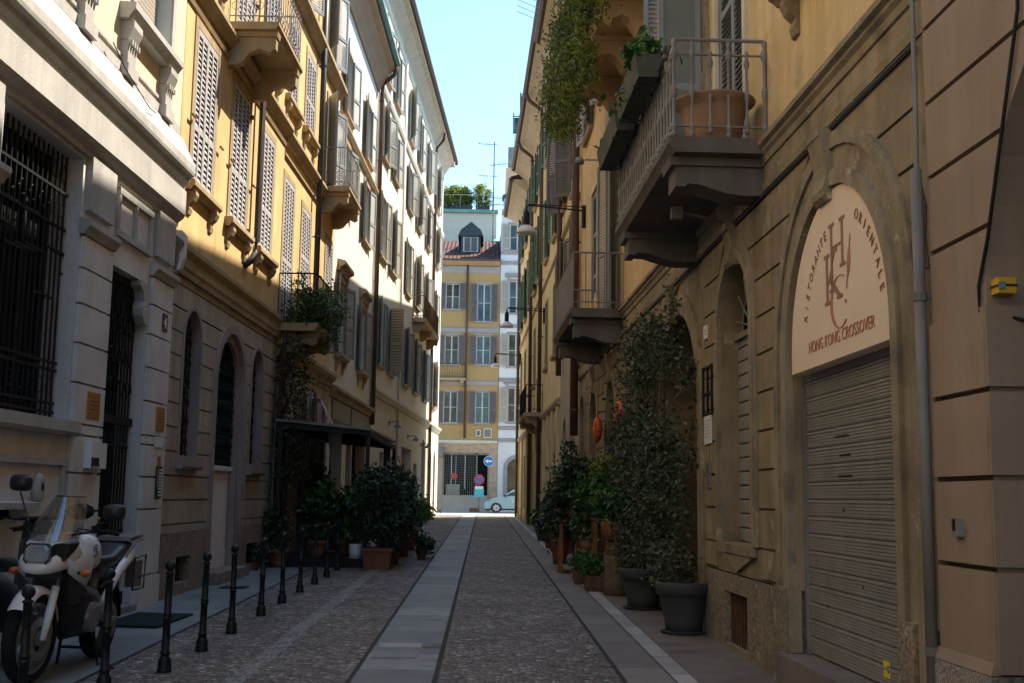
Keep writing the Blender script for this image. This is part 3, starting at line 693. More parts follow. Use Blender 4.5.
w.use('blackp'); w.ball((11.95, .075, 1.72), (.025, .012, .05), 8, 5); w.build('bell_push', label='pale oval bell push plate on wall behind the motorcycle', cat='bell push')

# ================================================================== LEFT 2: ochre building with stone ground floor
B2 = thing('ochre_building', 'sunlit ochre house with whitish shutters over rusticated arched stone ground floor', 'building', tuple(FL(19.5, 0, 0)))
a1 = Hole(16.84, 17.72, 2.22, 3.92, .3, .48); a2 = Hole(18.76, 20.65, gz(19)+.2, 3.46, .34, .93); a3 = Hole(21.2, 22.1, 2.22, 3.88, .3, .48)
bs = [Hole(16.9, 17.62, .38, .76, .3), Hole(21.25, 22.1, .40, .78, .3)]
G2 = [1.23+.345*k for k in range(11)]
vj = []
for k in range(10):
    for c in (16.5, 18.33, 21.05, 22.9):
        if rnd.random() < .5: vj.append(vjoint(c+U(-.1, .1), G2[k]+.015, G2[k+1]-.015, .012))
w = MB(FL).use('l2stone'); wall(w, 16.13, 23.25, 1.10, 4.92, [a1, a2, a3]+vj, 0, G2, jamb='pinkstone'); w.build('wall', B2)
w = MB(FL).use('rough'); wall(w, 16.13, 23.25, -.3, 1.10, [a2]+bs, .035, jamb='rough', thick=0); w.build('plinth', B2)
w = MB(FL).use('pinkstone')
ring(w, a2, .0, .16, -.02, .03); ring(w, Hole(a2.a0+.06, a2.a1-.06, a2.z0, a2.zs, .1, a2.rise-.06), -.08, .055, -.16, -.05)
for h in (a1, a3): w.mark(); ring(w, h, 0, .07, -.02, .022)
build_each(w, 'arch_moulding', B2)
w = MB(FL).use('pinkstone')
for h in (a1, a3): w.mark(); w.prof_s([(.002, 2.02), (.09, 2.02), (.12, 2.06), (.12, 2.21), (.002, 2.215)], h.a0-.1, h.a1+.1)
build_each(w, 'sill', B2)
w = MB(FL).use(mat('white_door_panel', (.66, .64, .60), var=.08, bump=.05)); w.box(18.78, 20.63, -.21, -.17, gz(19)+.2, 2.04); w.prof_s([(-.21, 2.045), (-.12, 2.045), (-.10, 2.07), (-.10, 2.13), (-.21, 2.15)], 18.8, 20.62); w.build('door_panel', B2)
w = MB(FL).use('rough'); w.box(18.7, 20.72, -.34, .22, gz(19)-.1, gz(19)+.195); w.build('doorstep', B2)
gr = MB(FL).use('iron')
for h, zb in ((a1, 2.23), (a2, 2.16), (a3, 2.23)):
    gr.mark(); a = h.a0+.08; c = (h.a0+h.a1)/2; W = (h.a1-h.a0)/2; k = 0
    while a < h.a1-.04:
        top = h.zs+h.rise*sqrt(max(0, 1-((a-c)/W)**2))
        gr.tube([(a, -.13, zb), (a, -.13, top-.02)], .011, 4)
        z = zb+.15; s_ = 1
        while z < top-.15:
            gr.tube([(a+.055*s_*sin(q*pi/6), -.125, z+.12*q/6) for q in range(7)], .008, 4, False); z += .15; s_ = -s_
        a += .14
    z = zb+.05
    while z < h.zs+h.rise*.6: gr.box(h.a0+.01 if z < h.zs else c-W*.75, h.a1-.01 if z < h.zs else c+W*.75, -.14, -.12, z-.01, z+.01); z += .5
build_each(gr, 'window_grille', B2)
for h in (a1, a2, a3):
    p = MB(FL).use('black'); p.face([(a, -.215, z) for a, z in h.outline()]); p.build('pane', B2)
p = MB(FL)
for h in bs:
    p.mark(); p.use('black').face([(a, -.26, z) for a, z in h.outline()]); p.use('iron')
    for k in range(7): a = h.a0+.05+k*(h.a1-h.a0-.1)/6; p.tube([(a, -.12, h.z0), (a, -.12, h.z1)], .009, 4)
build_each(p, 'cellar_window', B2)
w = MB(FL).use('ochrestone')
w.prof_s([(.002, 4.80), (.05, 4.80), (.06, 4.88), (.08, 4.92), (.08, 5.06), (.11, 5.10), (.14, 5.15), (.14, 5.22), (.10, 5.25), (.002, 5.32)], 16.13, 23.27); w.build('ledge', B2)
hs = [Hole(16.7, 17.86, 6.25, 8.66, .2), Hole(18.98, 20.13, 6.25, 8.66, .2), Hole(21.08, 22.22, 6.22, 8.55, .2),
      Hole(16.7, 17.86, 9.95, 12.2, .2), Hole(18.95, 20.15, 9.48, 12.0, .2), Hole(21.08, 22.22, 9.95, 12.0, .2)]
w = MB(FL).use('ochre'); wall(w, 16.13, 23.25, 4.92, 16.5, hs, 0, jamb='ochrestone'); w.build('wall', B2)
for k, h in enumerate(hs):
    window(B2, FL, h.a0, h.a1, h.z0, h.z1, 0, 'closed', 'shut_w', sur=.13, surm='ochrestone', surn=.02, sill=None if k == 4 else 'corbel', sillm='ochrestone', pitch=.085, mid=(.36,), cn=-.02, cc=True, so=.15)
w = MB(FL).use('ochrestone')
w.prof_s([(.002, 8.84), (.03, 8.84), (.05, 8.90), (.002, 8.93)], 16.13, 23.25)
w.prof_s([(.002, 9.02), (.06, 9.02), (.12, 9.10), (.18, 9.16), (.18, 9.22), (.002, 9.28)], 16.13, 23.27)
w.prof_s([(.002, 12.55), (.1, 12.6), (.2, 12.7), (.2, 12.8), (.002, 12.85)], 16.13, 23.27); w.build('belt_course', B2)
balcony(B2, FL, 18.35, 20.5, .86, 9.46, .13, (18.55, 20.28), .58, 'scroll', m='ochrestone', sp=.17)
pipe(B2, FL, [(20.62, .12, 16.4), (20.62, .12, 6.25), (20.6, .10, 6.0), (20.3, .10, 5.8), (20.2, .02, 5.7)], .06, 'darkpipe')
w = MB(FL).use('woodor')
for a in (16.45, 18.05, 18.75, 20.35): w.mark(); w.box(a, a+.2, .05, .08, 7.2, 7.225)
build_each(w, 'shutter_stay', B2)
body(B2, FL, 16.13, 23.25, 16.5); eave(B2, FL, 16.13, 23.25, 16.5, .7)
w = MB(FL).use('wstone'); w.prof_s([(.002, 4.78), (.10, 4.82), (.15, 5.0), (.15, 5.32), (.10, 5.38), (.002, 5.39)], 16.13, 16.24); w.build('ledge_end_stone', B2)

# ------------------------------------------------------------------ LEFT 3: second ochre house (ivy balcony)
B3 = thing('yellow_building', 'narrow yellow house with ivy balcony above three pointed arches', 'building', tuple(FL(26.5, 0, 0)))
d1 = Hole(23.55, 24.6, 0, 3.5, .4, .5); q1 = Hole(26.05, 26.9, 0, 3.3, .4, .75); q2 = Hole(27.25, 28.3, 0, 3.2, .4, .95); q3 = Hole(28.75, 29.45, 0, 3.3, .4, .7)
w = MB(FL).use('l2stone'); wall(w, 23.25, 30.0, -.3, 4.62, [d1, q1, q2, q3], -.03, [1.23+.345*k for k in range(10)], jamb='pinkstone'); w.build('wall', B3)
w = MB(FL).use('pinkstone')
for h in (q1, q2, q3, d1): w.mark(); ring(w, h, 0, .1, -.05, .012)
build_each(w, 'arch_moulding', B3)
for k, h in enumerate((d1, q1, q2, q3)):
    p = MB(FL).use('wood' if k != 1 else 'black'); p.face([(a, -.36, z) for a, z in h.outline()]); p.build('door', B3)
w = MB(FL).use('ochrestone'); w.prof_s([(-.028, 4.46), (.03, 4.46), (.05, 4.55), (.14, 4.62), (.18, 4.70), (.18, 4.78), (-.028, 4.86)], 23.28, 30.0); w.build('ledge', B3)
hs = [Hole(23.5, 24.5, 5.25, 8.28, .2), Hole(25.5, 26.5, 6.2, 8.15, .2), Hole(28.75, 29.75, 6.2, 8.15, .2),
      Hole(23.3, 24.4, 9.95, 11.75, .2), Hole(25.4, 26.5, 9.95, 11.75, .2), Hole(28.25, 29.25, 9.25, 11.7, .2),
      Hole(24.2, 25.2, 12.75, 14.8, .2), Hole(27.9, 28.9, 12.75, 14.8, .2)]
w = MB(FL).use('ochre'); wall(w, 23.25, 30.0, 4.62, 16.5, hs, -.03, jamb='ochrestone'); w.build('wall', B3)
for k, h in enumerate(hs):
    if k < 5: window(B3, FL, h.a0, h.a1, h.z0, h.z1, -.03, 'closed', 'shut_w', sur=.12, surm='ochrestone', surn=.02, sill=None if k == 0 else 'plain' if k in (1, 2) else 'corbel', sillm='ochrestone', pitch=.085, cn=-.02, cc=True, so=.15)
    else: window(B3, FL, h.a0, h.a1, h.z0, h.z1, -.03, 'open', 'shut_p', ang=(150, 160), sur=.12, surm='ochrestone', sill=None if k == 5 else 'plain', sillm='ochrestone', pitch=.06, lw=.6)
w = MB(FL).use('ochrestone')
w.prof_s([(-.028, 8.95), (.05, 8.95), (.10, 9.04), (.16, 9.10), (.16, 9.16), (-.028, 9.22)], 23.28, 30.0)
w.prof_s([(-.028, 8.66), (.02, 8.68), (.02, 8.72), (-.028, 8.75)], 23.28, 27.5)
w.prof_s([(-.028, 12.22), (.06, 12.22), (.12, 12.32), (.2, 12.40), (.2, 12.5), (-.028, 12.56)], 23.28, 30.0); w.build('belt_course', B3)
balcony(B3, FL, 23.1, 25.2, .84, 5.12, .16, (23.5, 25.05), .42, 'bars', m='ochrestone', rm='iron', sp=.12, rh=1.02)
balcony(B3, FL, 27.75, 29.95, .68, 9.24, .13, (27.95, 29.7), .50, 'scroll', m='ochrestone', sp=.17)
pipe(B3, FL, [(26.75, .12, 16.4), (26.75, .12, 5.0)], .07, 'darkpipe')
body(B3, FL, 23.25, 30.0, 16.5); eave(B3, FL, 23.25, 30.0, 16.5, .6)
# ------------------------------------------------------------------ LEFT 4: off-white house with deep eave
B4 = thing('white_building', 'off white house with grey blue shutters and deep tan eave', 'building', tuple(FL(34, 0, 0)))
hs = []
for c in (31.55, 35.9):
    for z0, z1 in ((5.5, 7.5), (9.62, 11.5), (12.25, 14.15)): hs.append(Hole(c-.58, c+.58, z0, z1, .2))
gs = [Hole(30.5, 32.6, 0, 3.3, .4), Hole(33.4, 34.5, 0, 3.2, .4), Hole(35.2, 37.6, 0, 3.3, .4)]
w = MB(FL).use('l4'); wall(w, 30.0, 38.3, -.3, 4.35, gs, -.03, jamb='trim'); w.build('wall', B4)
for h in gs:
    p = MB(FL).use('wood'); p.box(h.a0, h.a1, -.38, -.34, 0, h.z1); p.use('black')
    for k in range(2): u = (h.a1-h.a0)/2; p.box(h.a0+.15+u*k, h.a0+u*(k+1)-.12, -.338, -.33, 1.0, h.z1-.2)
    p.build('shop_door', B4)
w = MB(FL).use('l3'); wall(w, 30.0, 38.3, 4.35, 15.45, hs, -.03, jamb='trimpale'); w.build('wall', B4)
for k, h in enumerate(hs): window(B4, FL, h.a0, h.a1, h.z0, h.z1, -.03, 'open', 'shut_p' if k % 3 else 'shut_g', ang=(U(168, 176), U(164, 176)), sur=.12, surm='trim', sill='corbel' if k % 3 == 0 else 'plain', sillm='trim', ped=k % 3 == 0, lw=.66, pitch=.07)
w = MB(FL).use('trim'); w.prof_s([(-.028, 11.72), (.04, 11.72), (.10, 11.84), (.10, 11.90), (-.028, 11.96)], 30.05, 38.25)
w.build('belt_course', B4)
w = MB(FL).use('ochrestone'); w.prof_s([(-.028, 4.22), (.05, 4.24), (.10, 4.34), (.20, 4.42), (.20, 4.5), (-.028, 4.58)], 30.05, 38.25)
w.prof_s([(-.028, 3.42), (.06, 3.44), (.12, 3.52), (.14, 3.62), (-.028, 3.66)], 30.3, 37.9)
w.build('ledge', B4)
for x0, x1 in ((30.5, 33.7), (34.0, 37.6)): w = MB(FL).use('shut_o'); w.box(x0, x1, -.028, .03, 3.68, 4.20); w.build('shop_fascia', B4)
body(B4, FL, 30.0, 38.3, 15.4); eave(B4, FL, 30.02, 38.1, 15.4, .52, 1.05, gm='copper')
pipe(B4, FL, [(38.0, .62, 16.3), (38.05, .5, 16.0), (38.15, .12, 15.7), (38.2, .10, 15.4), (38.2, .10, 4.0)], .075, 'rustpipe')
# ------------------------------------------------------------------ LEFT 5: long pale house at the corner
B5 = thing('corner_building', 'long tall pale cream corner house with grey shutters and brown gutter', 'building', tuple(FL4(12, 0, 0)))
cols = [1.6, 4.3, 8.85, 12.25, 16.1, 20.6]; rows = [(6.15, 8.45), (9.95, 12.15), (13.5, 15.35), (16.45, 18.6)]
hs = [Hole(c-.55, c+.55, z0, z1, .2) for c in cols for z0, z1 in rows]
gs = [Hole(2.3, 3.6, 0, 3.2, .35), Hole(4.6, 6.6, 0, 3.1, .35), Hole(8.3, 11.6, 2.2, 3.65, .4), Hole(12.6, 13.8, 0, 3.1, .4), Hole(15.6, 17.2, 0, 3.6, .4, .75), Hole(19.3, 20.3, 0, 3.5, .35, .5), Hole(21.3, 22.3, 0, 3.5, .35, .5)]
w = MB(FL4).use('l4'); wall(w, 0.02, 23.7, -.3, 5.1, gs, .02, jamb='trimpale'); w.build('wall', B5)
w = MB(FL4).use('l3'); wall(w, 0.02, 23.7, 5.1, 19.3, hs, 0, jamb='trimpale'); w.build('wall', B5)
for k, h in enumerate(hs):
    window(B5, FL4, h.a0, h.a1, h.z0, h.z1, 0, 'open', 'shut_o' if k % 4 else 'shut_g', ang=(U(152, 176), U(158, 176)), sur=.09, surm='trimpale', sill='plain', sillm='trim', lw=.58, pitch=.085, bars=1)
for h in gs:
    p = MB(FL4).use('wood' if h.z0 < 1 else 'shut_b'); p.face([(a, .02-h.d+.02, z) for a, z in h.outline()]); p.build('door' if h.z0 < 1 else 'shop_window', B5)
w = MB(FL4).use('trimpale'); w.prof_s([(.001, 15.72), (.06, 15.74), (.10, 15.86), (.10, 15.95), (.001, 16.0)], .05, 23.72)
w.prof_s([(.021, 5.0), (.07, 5.02), (.12, 5.12), (.18, 5.18), (.18, 5.27), (.021, 5.34)], .05, 23.8)
w.prof_s([(.001, 18.95), (.05, 19.0), (.08, 19.14), (.001, 19.2)], .05, 23.7); w.build('belt_course', B5)
balcony(B5, FL4, 10.9, 17.2, .58, 9.30, .16, (11.2, 14.0, 16.9), .45, 'bars', m='trim', rm='rustpipe', sp=.16)
pipe(B5, FL4, [(18.3, .55, 19.95), (18.35, .45, 19.6), (18.4, .12, 19.2), (18.4, .11, 18.8), (18.4, .11, .6)], .075, 'rustpipe')
pipe(B5, FL4, [(6.55, .06, 19.2), (6.55, .06, .7)], .04, 'trimpale')
body(B5, FL4, .02, 23.7, 19.3); eave(B5, FL4, 0.02, 23.9, 19.3, .55, .95, 'soffit2', slope=6)
w = MB(FL4).use('l3'); w.box(23.68, 23.72, -7, 0.0, -.3, 19.3); w.build('end_wall', B5)
w = MB(FL4).use('soffit2'); w.box(23.705, 24.4, -7, .55, 19.95, 20.3); w.use('gutter').box(24.41, 24.55, -7, .7, 20.12, 20.36); w.build('end_eave', B5)
for c in (16.1, 20.6):
    for z0, z1 in rows[:3]: pass
def wall_lamp(label, F, a, z, n=.0):
    t = thing('wall_lamp', label, 'wall lamp', tuple(F(a, n, z)))
    m_ = MB(F).use('iron'); m_.box(a-.05, a+.05, n+.021, n+.05, z-.05, z+.12); m_.tube([(a, n+.05, z+.06), (a, n+.28, z+.10), (a, n+.36, z+.05)], .014, 5); m_.build('bracket', t)
    m_ = MB(F).use('zinc'); m_.lathe((a, n+.36, z-.12), [(.14, 0), (.13, .05), (.05, .14), (.03, .2)], 10); m_.build('shade', t)
wall_lamp('grey wall lamp on the pale corner house above the canopy end', FL4, 4.4, 4.3)
wall_lamp('second grey wall lamp farther along the pale corner house', FL4, 10.2, 4.1)
wall_lamp('last grey wall lamp over the arched door of the corner house', FL4, 15.2, 4.0)
pn = MB(FL4); leaf_panel(pn, hinge(FL4, 3.62, .08, 6.2, 92, 1), 0.50, 2.3, .1, m='soffit'); pn.build('shutter', B5)
# ================================================================== RIGHT 0: brown archway building
R0 = thing('archway_building', 'smooth brown rendered building with open archway at right edge', 'building', tuple(FR(6, 0, 0)))
ha = Hole(3.0, 6.08, -.3, 2.75, 2.6, 1.54)
G0 = [.86, 1.34, 1.82, 2.29, 3.18, 3.65, 4.12, 4.60, 5.07, 5.54]
w = MB(FR).use('r0'); wall(w, -45, 6.80, .80, 14.95, [ha], .03, [g_ for g_ in G0 if g_ > .9], gd=.05, gw=.03, jamb='r0', thick=2.7); w.build('wall', R0)
w = MB(FR).use('r0')
for za, zb in ((.81, 1.325), (1.355, 1.805), (1.835, 2.275), (2.305, 2.74)): w.mark(); w.prof_s([(.03, za), (.055, za), (.055, zb), (.03, zb)], 6.06, 6.79); w.box(6.04, 6.078, -2.5, .055, za, zb)
build_each(w, 'pier_block', R0)
w = MB(FR).use('granite'); w.box(6.10, 6.84, -2.6, .085, -.2, .79); w.box(-45, 2.98, -.4, .085, -1, .79); w.use('r0').prof_s([(.03, .795), (.085, .795), (.06, .86), (.03, .86)], 6.09, 6.82); w.build('plinth', R0)
w = MB(FR).use('blackp'); w.box(5.95, 6.03, -.05, .10, gz(6)-.1, .74); w.build('door_guard', R0)
w = MB(FR).use('wood'); w.face([(a, -2.58, z) for a, z in ha.outline()]); w.build('back_door', R0)
w = MB(FR).use('iron'); w.smooth = True; w.tube([(5.5, .05, 6.2), (5.55, .05, 4.2), (6.0, .045, 3.1), (6.13, .045, 2.86), (6.12, .05, 2.72), (6.02, -.15, 2.66), (6.02, -1.8, 2.66)], .011, 6); w.build('cable', R0)
mb = MB(FR).use(flat('yellow_box', (.62, .36, .02), rough=.5)); mb.box(5.98, 6.07, -.09, .005, 2.80, 2.885); mb.use('blackp').box(5.975, 6.072, -.095, .009, 2.836, 2.847); mb.use('copper').box(5.972, 5.979, -.03, .007, 2.82, 2.86)
mb.build('junction_box', label='small yellow junction box with black strap inside archway', cat='junction box')
ks = thing('key_switch', 'small metal key switch on the brown archway pier', 'key switch', tuple(FR(6.5, .06, 1.55)))
w = MB(FR).use('zinc'); w.box(6.40, 6.50, .056, .085, 1.50, 1.60); w.build('cover', ks)
w = MB(FR).use('blackp'); w.box(6.455, 6.492, .0855, .089, 1.53, 1.595); w.build('slot', ks)
body(R0, FR, -45, 6.80, 14.95, n=-2.75); eave(R0, FR, -45, 6.79, 14.95, .75, .7, 'soffit2'); w = MB(FR).use('slabd'); w.box(2.6, 6.17, -2.6, -.1, gz(5)-.05, gz(5)+.012); w.build('archway_floor', R0)

# ================================================================== RIGHT 1: restaurant building
R1 = thing('restaurant_building', 'weathered ochre house with shuttered restaurant arch and ornate grey balcony', 'building', tuple(FR(14, 0, 0)))
ar = Hole(7.40, 9.86, .42, 2.86, .34, 1.23); nw = Hole(11.22, 12.62, 1.24, 3.52, .42, .70); iv = Hole(13.75, 16.35, 0, 2.85, .6, 1.25)
l1 = Hole(21.3, 22.75, 0, 3.2, .5, .75); l2 = Hole(24.2, 25.6, 0, 3.2, .5, .8); l3 = Hole(26.7, 27.7, 1.2, 3.5, .4, .6)
ve = Hole(11.42, 12.40, .20, .74, .2)
GP = [1.235+.367*k for k in range(10)]
w = MB(FR).use('r1stone'); wall(w, 6.81, 28.3, .93, 4.62, [ar, nw, iv, l1, l2, l3]+[vjoint(c, GP[8]+.02, 4.6, .012) for c in (8.0, 9.3, 10.5, 13.2, 17.5, 19.6)], 0, jamb='r1stone'); w.build('wall', R1)
w = MB(FR).use('r1stone')                     # raised ashlar panels, leaving open joints
def panels(lo, hi, top=9, shift=()):
    w.mark()
    zs = [.95]+GP
    for k, (za, zb) in enumerate(zip(zs, zs[1:])):
        if k > top: break
        a, b = lo(zb), hi(zb); a2, b2 = lo(za), hi(za)
        if b-a > .12: w.prof_n([(a2, za+.013), (b2, za+.013), (b, zb-.013), (a, zb-.013)], .002, .028)
def edge(h, g, side):
    c = (h.a0+h.a1)/2; W = (h.a1-h.a0)/2+g
    def f(z):
        if z <= h.zs: return c+side*W
        t = (z-h.zs)/(h.rise+g); return c+side*W*sqrt(max(0, 1-t*t)) if t < 1 else c
    return f
panels(lambda z: 7.0, lambda z: edge(ar, .24, -1)(z)); panels(lambda z: max(edge(ar, .44, 1)(z), 9.2), edge(nw, .24, -1)); panels(lambda z: max(edge(nw, .24, 1)(z), 12.3), lambda z: min(13.42, edge(iv, .29, -1)(z)))
panels(lambda z: edge(iv, .3, 1)(z), lambda z: 18.6); panels(lambda z: 18.65, lambda z: edge(l1, .2, -1)(z)); panels(lambda z: edge(l1, .2, 1)(z), edge(l2, .2, -1)); panels(lambda z: edge(l2, .2, 1)(z), lambda z: 26.5)
build_each(w, 'ashlar_panel', R1)
w = MB(FR).use('r1plinth'); wall(w, 6.85, 28.3, -.3, .93, [Hole(7.36, 9.92, -.3, .9301, .4), ve, Hole(13.75, 16.35, -.3, .9301, .6), Hole(21.3, 22.75, -.3, .9301, .5), Hole(24.2, 25.6, -.3, .9301, .5)], .04, jamb='r1plinth', thick=0); w.build('plinth', R1)
v = MB(FR).use('black'); v.box(11.425, 12.395, -.15, -.14, .205, .735); v.use('rustpipe')
for k in range(9): a = 11.48+k*.11; v.tube([(a, -.03, .2), (a, -.03, .74)], .012, 5)
v.build('cellar_vent', R1)
w = MB(FR).use('r1trim')
ring(w, ar, 0.002, .12, -.04, .07); ring(w, ar, .12, .30, -.02, .035); ring(w, ar, .30, .42, -.02, .06)
w.mark(); ring(w, nw, .002, .10, -.05, .05); ring(w, nw, .10, .22, -.02, .03); w.mark(); ring(w, iv, .002, .28, -.03, .05)
for h in (l1, l2, l3): w.mark(); ring(w, h, .002, .18, -.03, .05)
for c, z, hh in ((8.72, 4.06, .50), (11.89, 4.19, .38), (15.4, 4.1, .45), (22.0, 3.95, .5), (24.9, 4.0, .5)):
    w.mark(); w.prof_s([(.0, z-.06), (.07, z-.065), (.105, z-.03), (.115, z+.02), (.10, z+.07), (.085, z+.13), (.09, z+.22), (.11, z+.31), (.135, z+hh-.07), (.145, z+hh-.06), (.145, z+hh), (.0, z+hh)], c-.15, c+.15)
build_each(w, 'arch_moulding', R1)
for a0, a1 in ((9.88, 10.32), (7.12, 7.38)): w = MB(FR).use('r1plinth'); w.box(a0, a1, .0, .085, gz(9)-.1, .95); w.build('arch_base', R1)
w = MB(FR).use('slabd'); w.box(7.3, 9.98, -.33, .16, gz(8)-.1, .415); w.build('doorstep', R1)
w = MB(FR).use('r1trim'); w.prof_s([(-.3, 1.14), (.05, 1.14), (.06, 1.235), (-.3, 1.238)], 11.15, 12.68)
w.build('window_sill', R1)
w = MB(FR).use('r1trim')                      # inverted triangle apron under the niche window
w.prof_n([(11.2, 1.135), (12.6, 1.135), (11.9, .955)], .029, .034); w.build('apron', R1)
w = MB(FR).use('shutter_roll')
k = 0; z = .42
while z < 2.9:
    w.prof_s([(-.12, z), (-.105, z+.008), (-.105, z+.112), (-.095, z+.118), (-.095, z+.136), (-.12, z+.141), (-.14, z+.141), (-.14, z)], 7.41, 9.85)
    for q in range(4): w.box(7.415, 9.845, -.106, -.099, z+.018+q*.024, z+.028+q*.024)
    z += .142
w.use('zinc'); w.box(7.405, 7.44, -.13, -.07, .42, 2.9); w.box(9.82, 9.855, -.13, -.07, .42, 2.9)
rs = w.build('rolling_shutter', R1)
s_ = MB(FR).use('blackp')
for zz_, a0, a1 in ((2.18, 8.75, 9.05), (2.03, 8.72, 8.98), (1.87, 8.70, 9.0)):
    a = a0
    s_.mark()
    while a < a1: s_.box(a, a+.018, -.1055, -.0975, zz_, zz_+.02); a += .03
for a, zz_ in ((8.5, 1.05), (8.9, 1.6), (9.35, .82)): s_.mark(); s_.box(a, a+.02, -.1055, -.0975, zz_, zz_+.035)
build_each(s_, 'stencilled_mark', rs)
s_ = MB(FR).use(flat('yellow_sticker', (.75, .55, .02))); s_.box(8.02, 8.14, -.102, -.0975, .49, .60); s_.use('blackp').box(8.035, 8.06, -.0974, -.0965, .52, .57); s_.build('yellow_sticker', rs)
# restaurant sign
sg = thing('restaurant_sign', 'peach arched restaurant sign above the closed rolling shutter', 'sign', tuple(FR(8.72, .03, 3.2)))
c0, sz = 8.53, 2.87
W = 1.195
pl = [(c0+W, 2.75), (c0+W, sz)]+[(c0+W*cos(pi*k/36), sz+W*sin(pi*k/36)) for k in range(1, 36)]+[(c0-W, sz), (c0-W, 2.75)]
w = MB(FR).use('signbg'); w.prof_n(pl, -.09, .045); w.build('board', sg)
NS = .049
def sgn(mb, s, size, c, z, rot=0, sx=1, off=.0, dep=.003):
    cr, sr = cos(rot), sin(rot)
    text_mb(mb, s, size, lambda u, v, d: FR(c-(u*cr-v*sr), NS+d, z+u*sr+v*cr), dep, sx, off)
w = MB(FR).use('signrd'); sgn(w, 'HONG KONG CROSSOVER', .135, c0-.06, 2.87, sx=.92, off=-.002); w.build('lettering', sg)
w = MB(FR).use('signbr')
def arc(word, th0, th1, R, size):
    for k, ch in enumerate(word):
        th = th0+(th1-th0)*k/(len(word)-1)      # th measured as seen by the reader, from his right anticlockwise
        sgn(w, ch, size, c0-.07-R*cos(th), sz+.06+R*sin(th), th-pi/2, .9, -.0012)
arc('RISTORANTE', radians(164), radians(110), .82, .115); arc('ORIENTALE', radians(62), radians(12), .88, .115)
w.build('arched_lettering', sg)
w = MB(FR).use('signbr')
def bar(a, z, b, z2, t):                       # reader-frame coordinates, metres from the sign centre
    d = sqrt((b-a)**2+(z2-z)**2); px, pz = -(z2-z)/d*t/2, (b-a)/d*t/2
    w.prof_n([(c0-(x), sz+y) for x, y in ((a+px, z+pz), (b+px, z2+pz), (b-px, z2-pz), (a-px, z-pz))], NS-.003, NS+.003)
def serif(a, z): w.prof_n([(c0-(a-.06), sz+z-.012), (c0-(a+.06), sz+z-.012), (c0-(a+.06), sz+z+.012), (c0-(a-.06), sz+z+.012)], NS-.0025, NS+.0025)
c0 += .07; sz += .03
for x, zb in ((0, .38), (.25, .54)):
    bar(x, zb, x, .89, .038); serif(x, .89)
    serif(x, zb)
bar(.02, .71, .23, .71, .012)
bar(-.12, .30, -.12, .67, .042); serif(-.12, .67); serif(-.12, .30)
bar(-.09, .44, .07, .68, .012); serif(.07, .68); bar(-.05, .48, .17, .31, .042); serif(.17, .31)
w.build('monogram', sg)
w = MB(FR).use('signrd')
C = [(.17+.20*cos(t), .27+.20*sin(t), .008+.016*max(0, sin((t-.9)/4.6*pi))) for t in [radians(q) for q in range(62, 318, 8)]]
w.loft([[(c0-x+k, NS-.0035, z+sz), (c0-x+k, NS+.0025, z+sz), (c0-x-k, NS+.0025, z+sz), (c0-x-k, NS-.0035, z+sz)] for x, z, k in C])
w.prof_n([(c0-x, sz+z) for x, z in ((.36, .42), (.40, .47), (.42, .55), (.41, .66), (.37, .60), (.35, .52), (.345, .46))], NS-.003, NS+.003)
w.prof_n([(c0-x, sz+z) for x, z in ((.32, .34), (.33, .34), (.43, .70), (.425, .73))], NS-.0025, NS+.0035)
w.prof_n([(c0-(.30+.015*cos(t)), sz+.25+.015*sin(t)) for t in [k*pi/5 for k in range(10)]], NS-.003, NS+.003)
w.build('flame_emblem', sg)
# niche window with roller shutter and fan grille
n_ = MB(FR).use('shutter_roll'); z = 1.245
while z < 3.42:
    n_.prof_s([(-.20, z), (-.185, z+.01), (-.185, z+.12), (-.195, z+.14), (-.22, z+.14), (-.22, z)], 11.23, 12.61); z += .15
n_.use('r1trim').box(11.23, 12.61, -.23, -.14, 3.43, 3.49)
nwo = n_.build('niche_shutter', R1)
n_ = MB(FR).use('irongrey')
for k in range(7):
    t = pi*(k+.5)/7; n_.tube([(11.89+.1*cos(t), -.16, 3.5+.1*sin(t)), (11.92+.66*cos(t), -.16, 3.5+.66*sin(t))], .012, 4)
for r in (.12, .38): n_.tube([(11.89+r*cos(pi*k/12), -.16, 3.5+r*sin(pi*k/12)) for k in range(13)], .011, 4)
n_.build('fan_grille', nwo)
n_ = MB(FR).use('black'); n_.face([(a, -.26, z) for a, z in nw.outline()]); n_.build('pane', nwo)
for h, m_ in ((iv, 'woodor'), (l1, 'wood'), (l2, 'black'), (l3, 'black')):  # ivy arch panel: its orange tone stands in for an orange-lit interior
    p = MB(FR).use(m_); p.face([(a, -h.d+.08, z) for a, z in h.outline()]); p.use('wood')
    if h is iv:
        for a in (13.9, 14.5, 15.1, 15.7): p.box(a, a+.1, -.515, -.47, 0, 3.6)
        p.box(13.76, 16.34, -.5, -.46, 2.2, 2.3); p.box(13.76, 16.34, -.5, -.46, 1.0, 1.1)
    p.build('door', R1)
w = MB(FR).use('r1trim')
w.prof_s([(.002, 4.62), (.02, 4.62), (.03, 4.68), (.002, 4.70)], 6.95, 28.3)
w.prof_s([(.002, 4.86), (.03, 4.87), (.04, 4.93), (.07, 4.96), (.07, 4.99), (.11, 5.01), (.11, 5.06), (.03, 5.10), (.002, 5.10)], 6.9, 28.3)
w.build('ledge', R1)
w = MB(FR).use('darkpipe'); w.tube([(6.95, .035, 4.56), (28.2, .035, 4.56)], .022, 6); w.use('r1trim'); wall(w, 6.805, 28.3, 4.62, 4.86, [], .012, thick=0); w.build('frieze', R1)
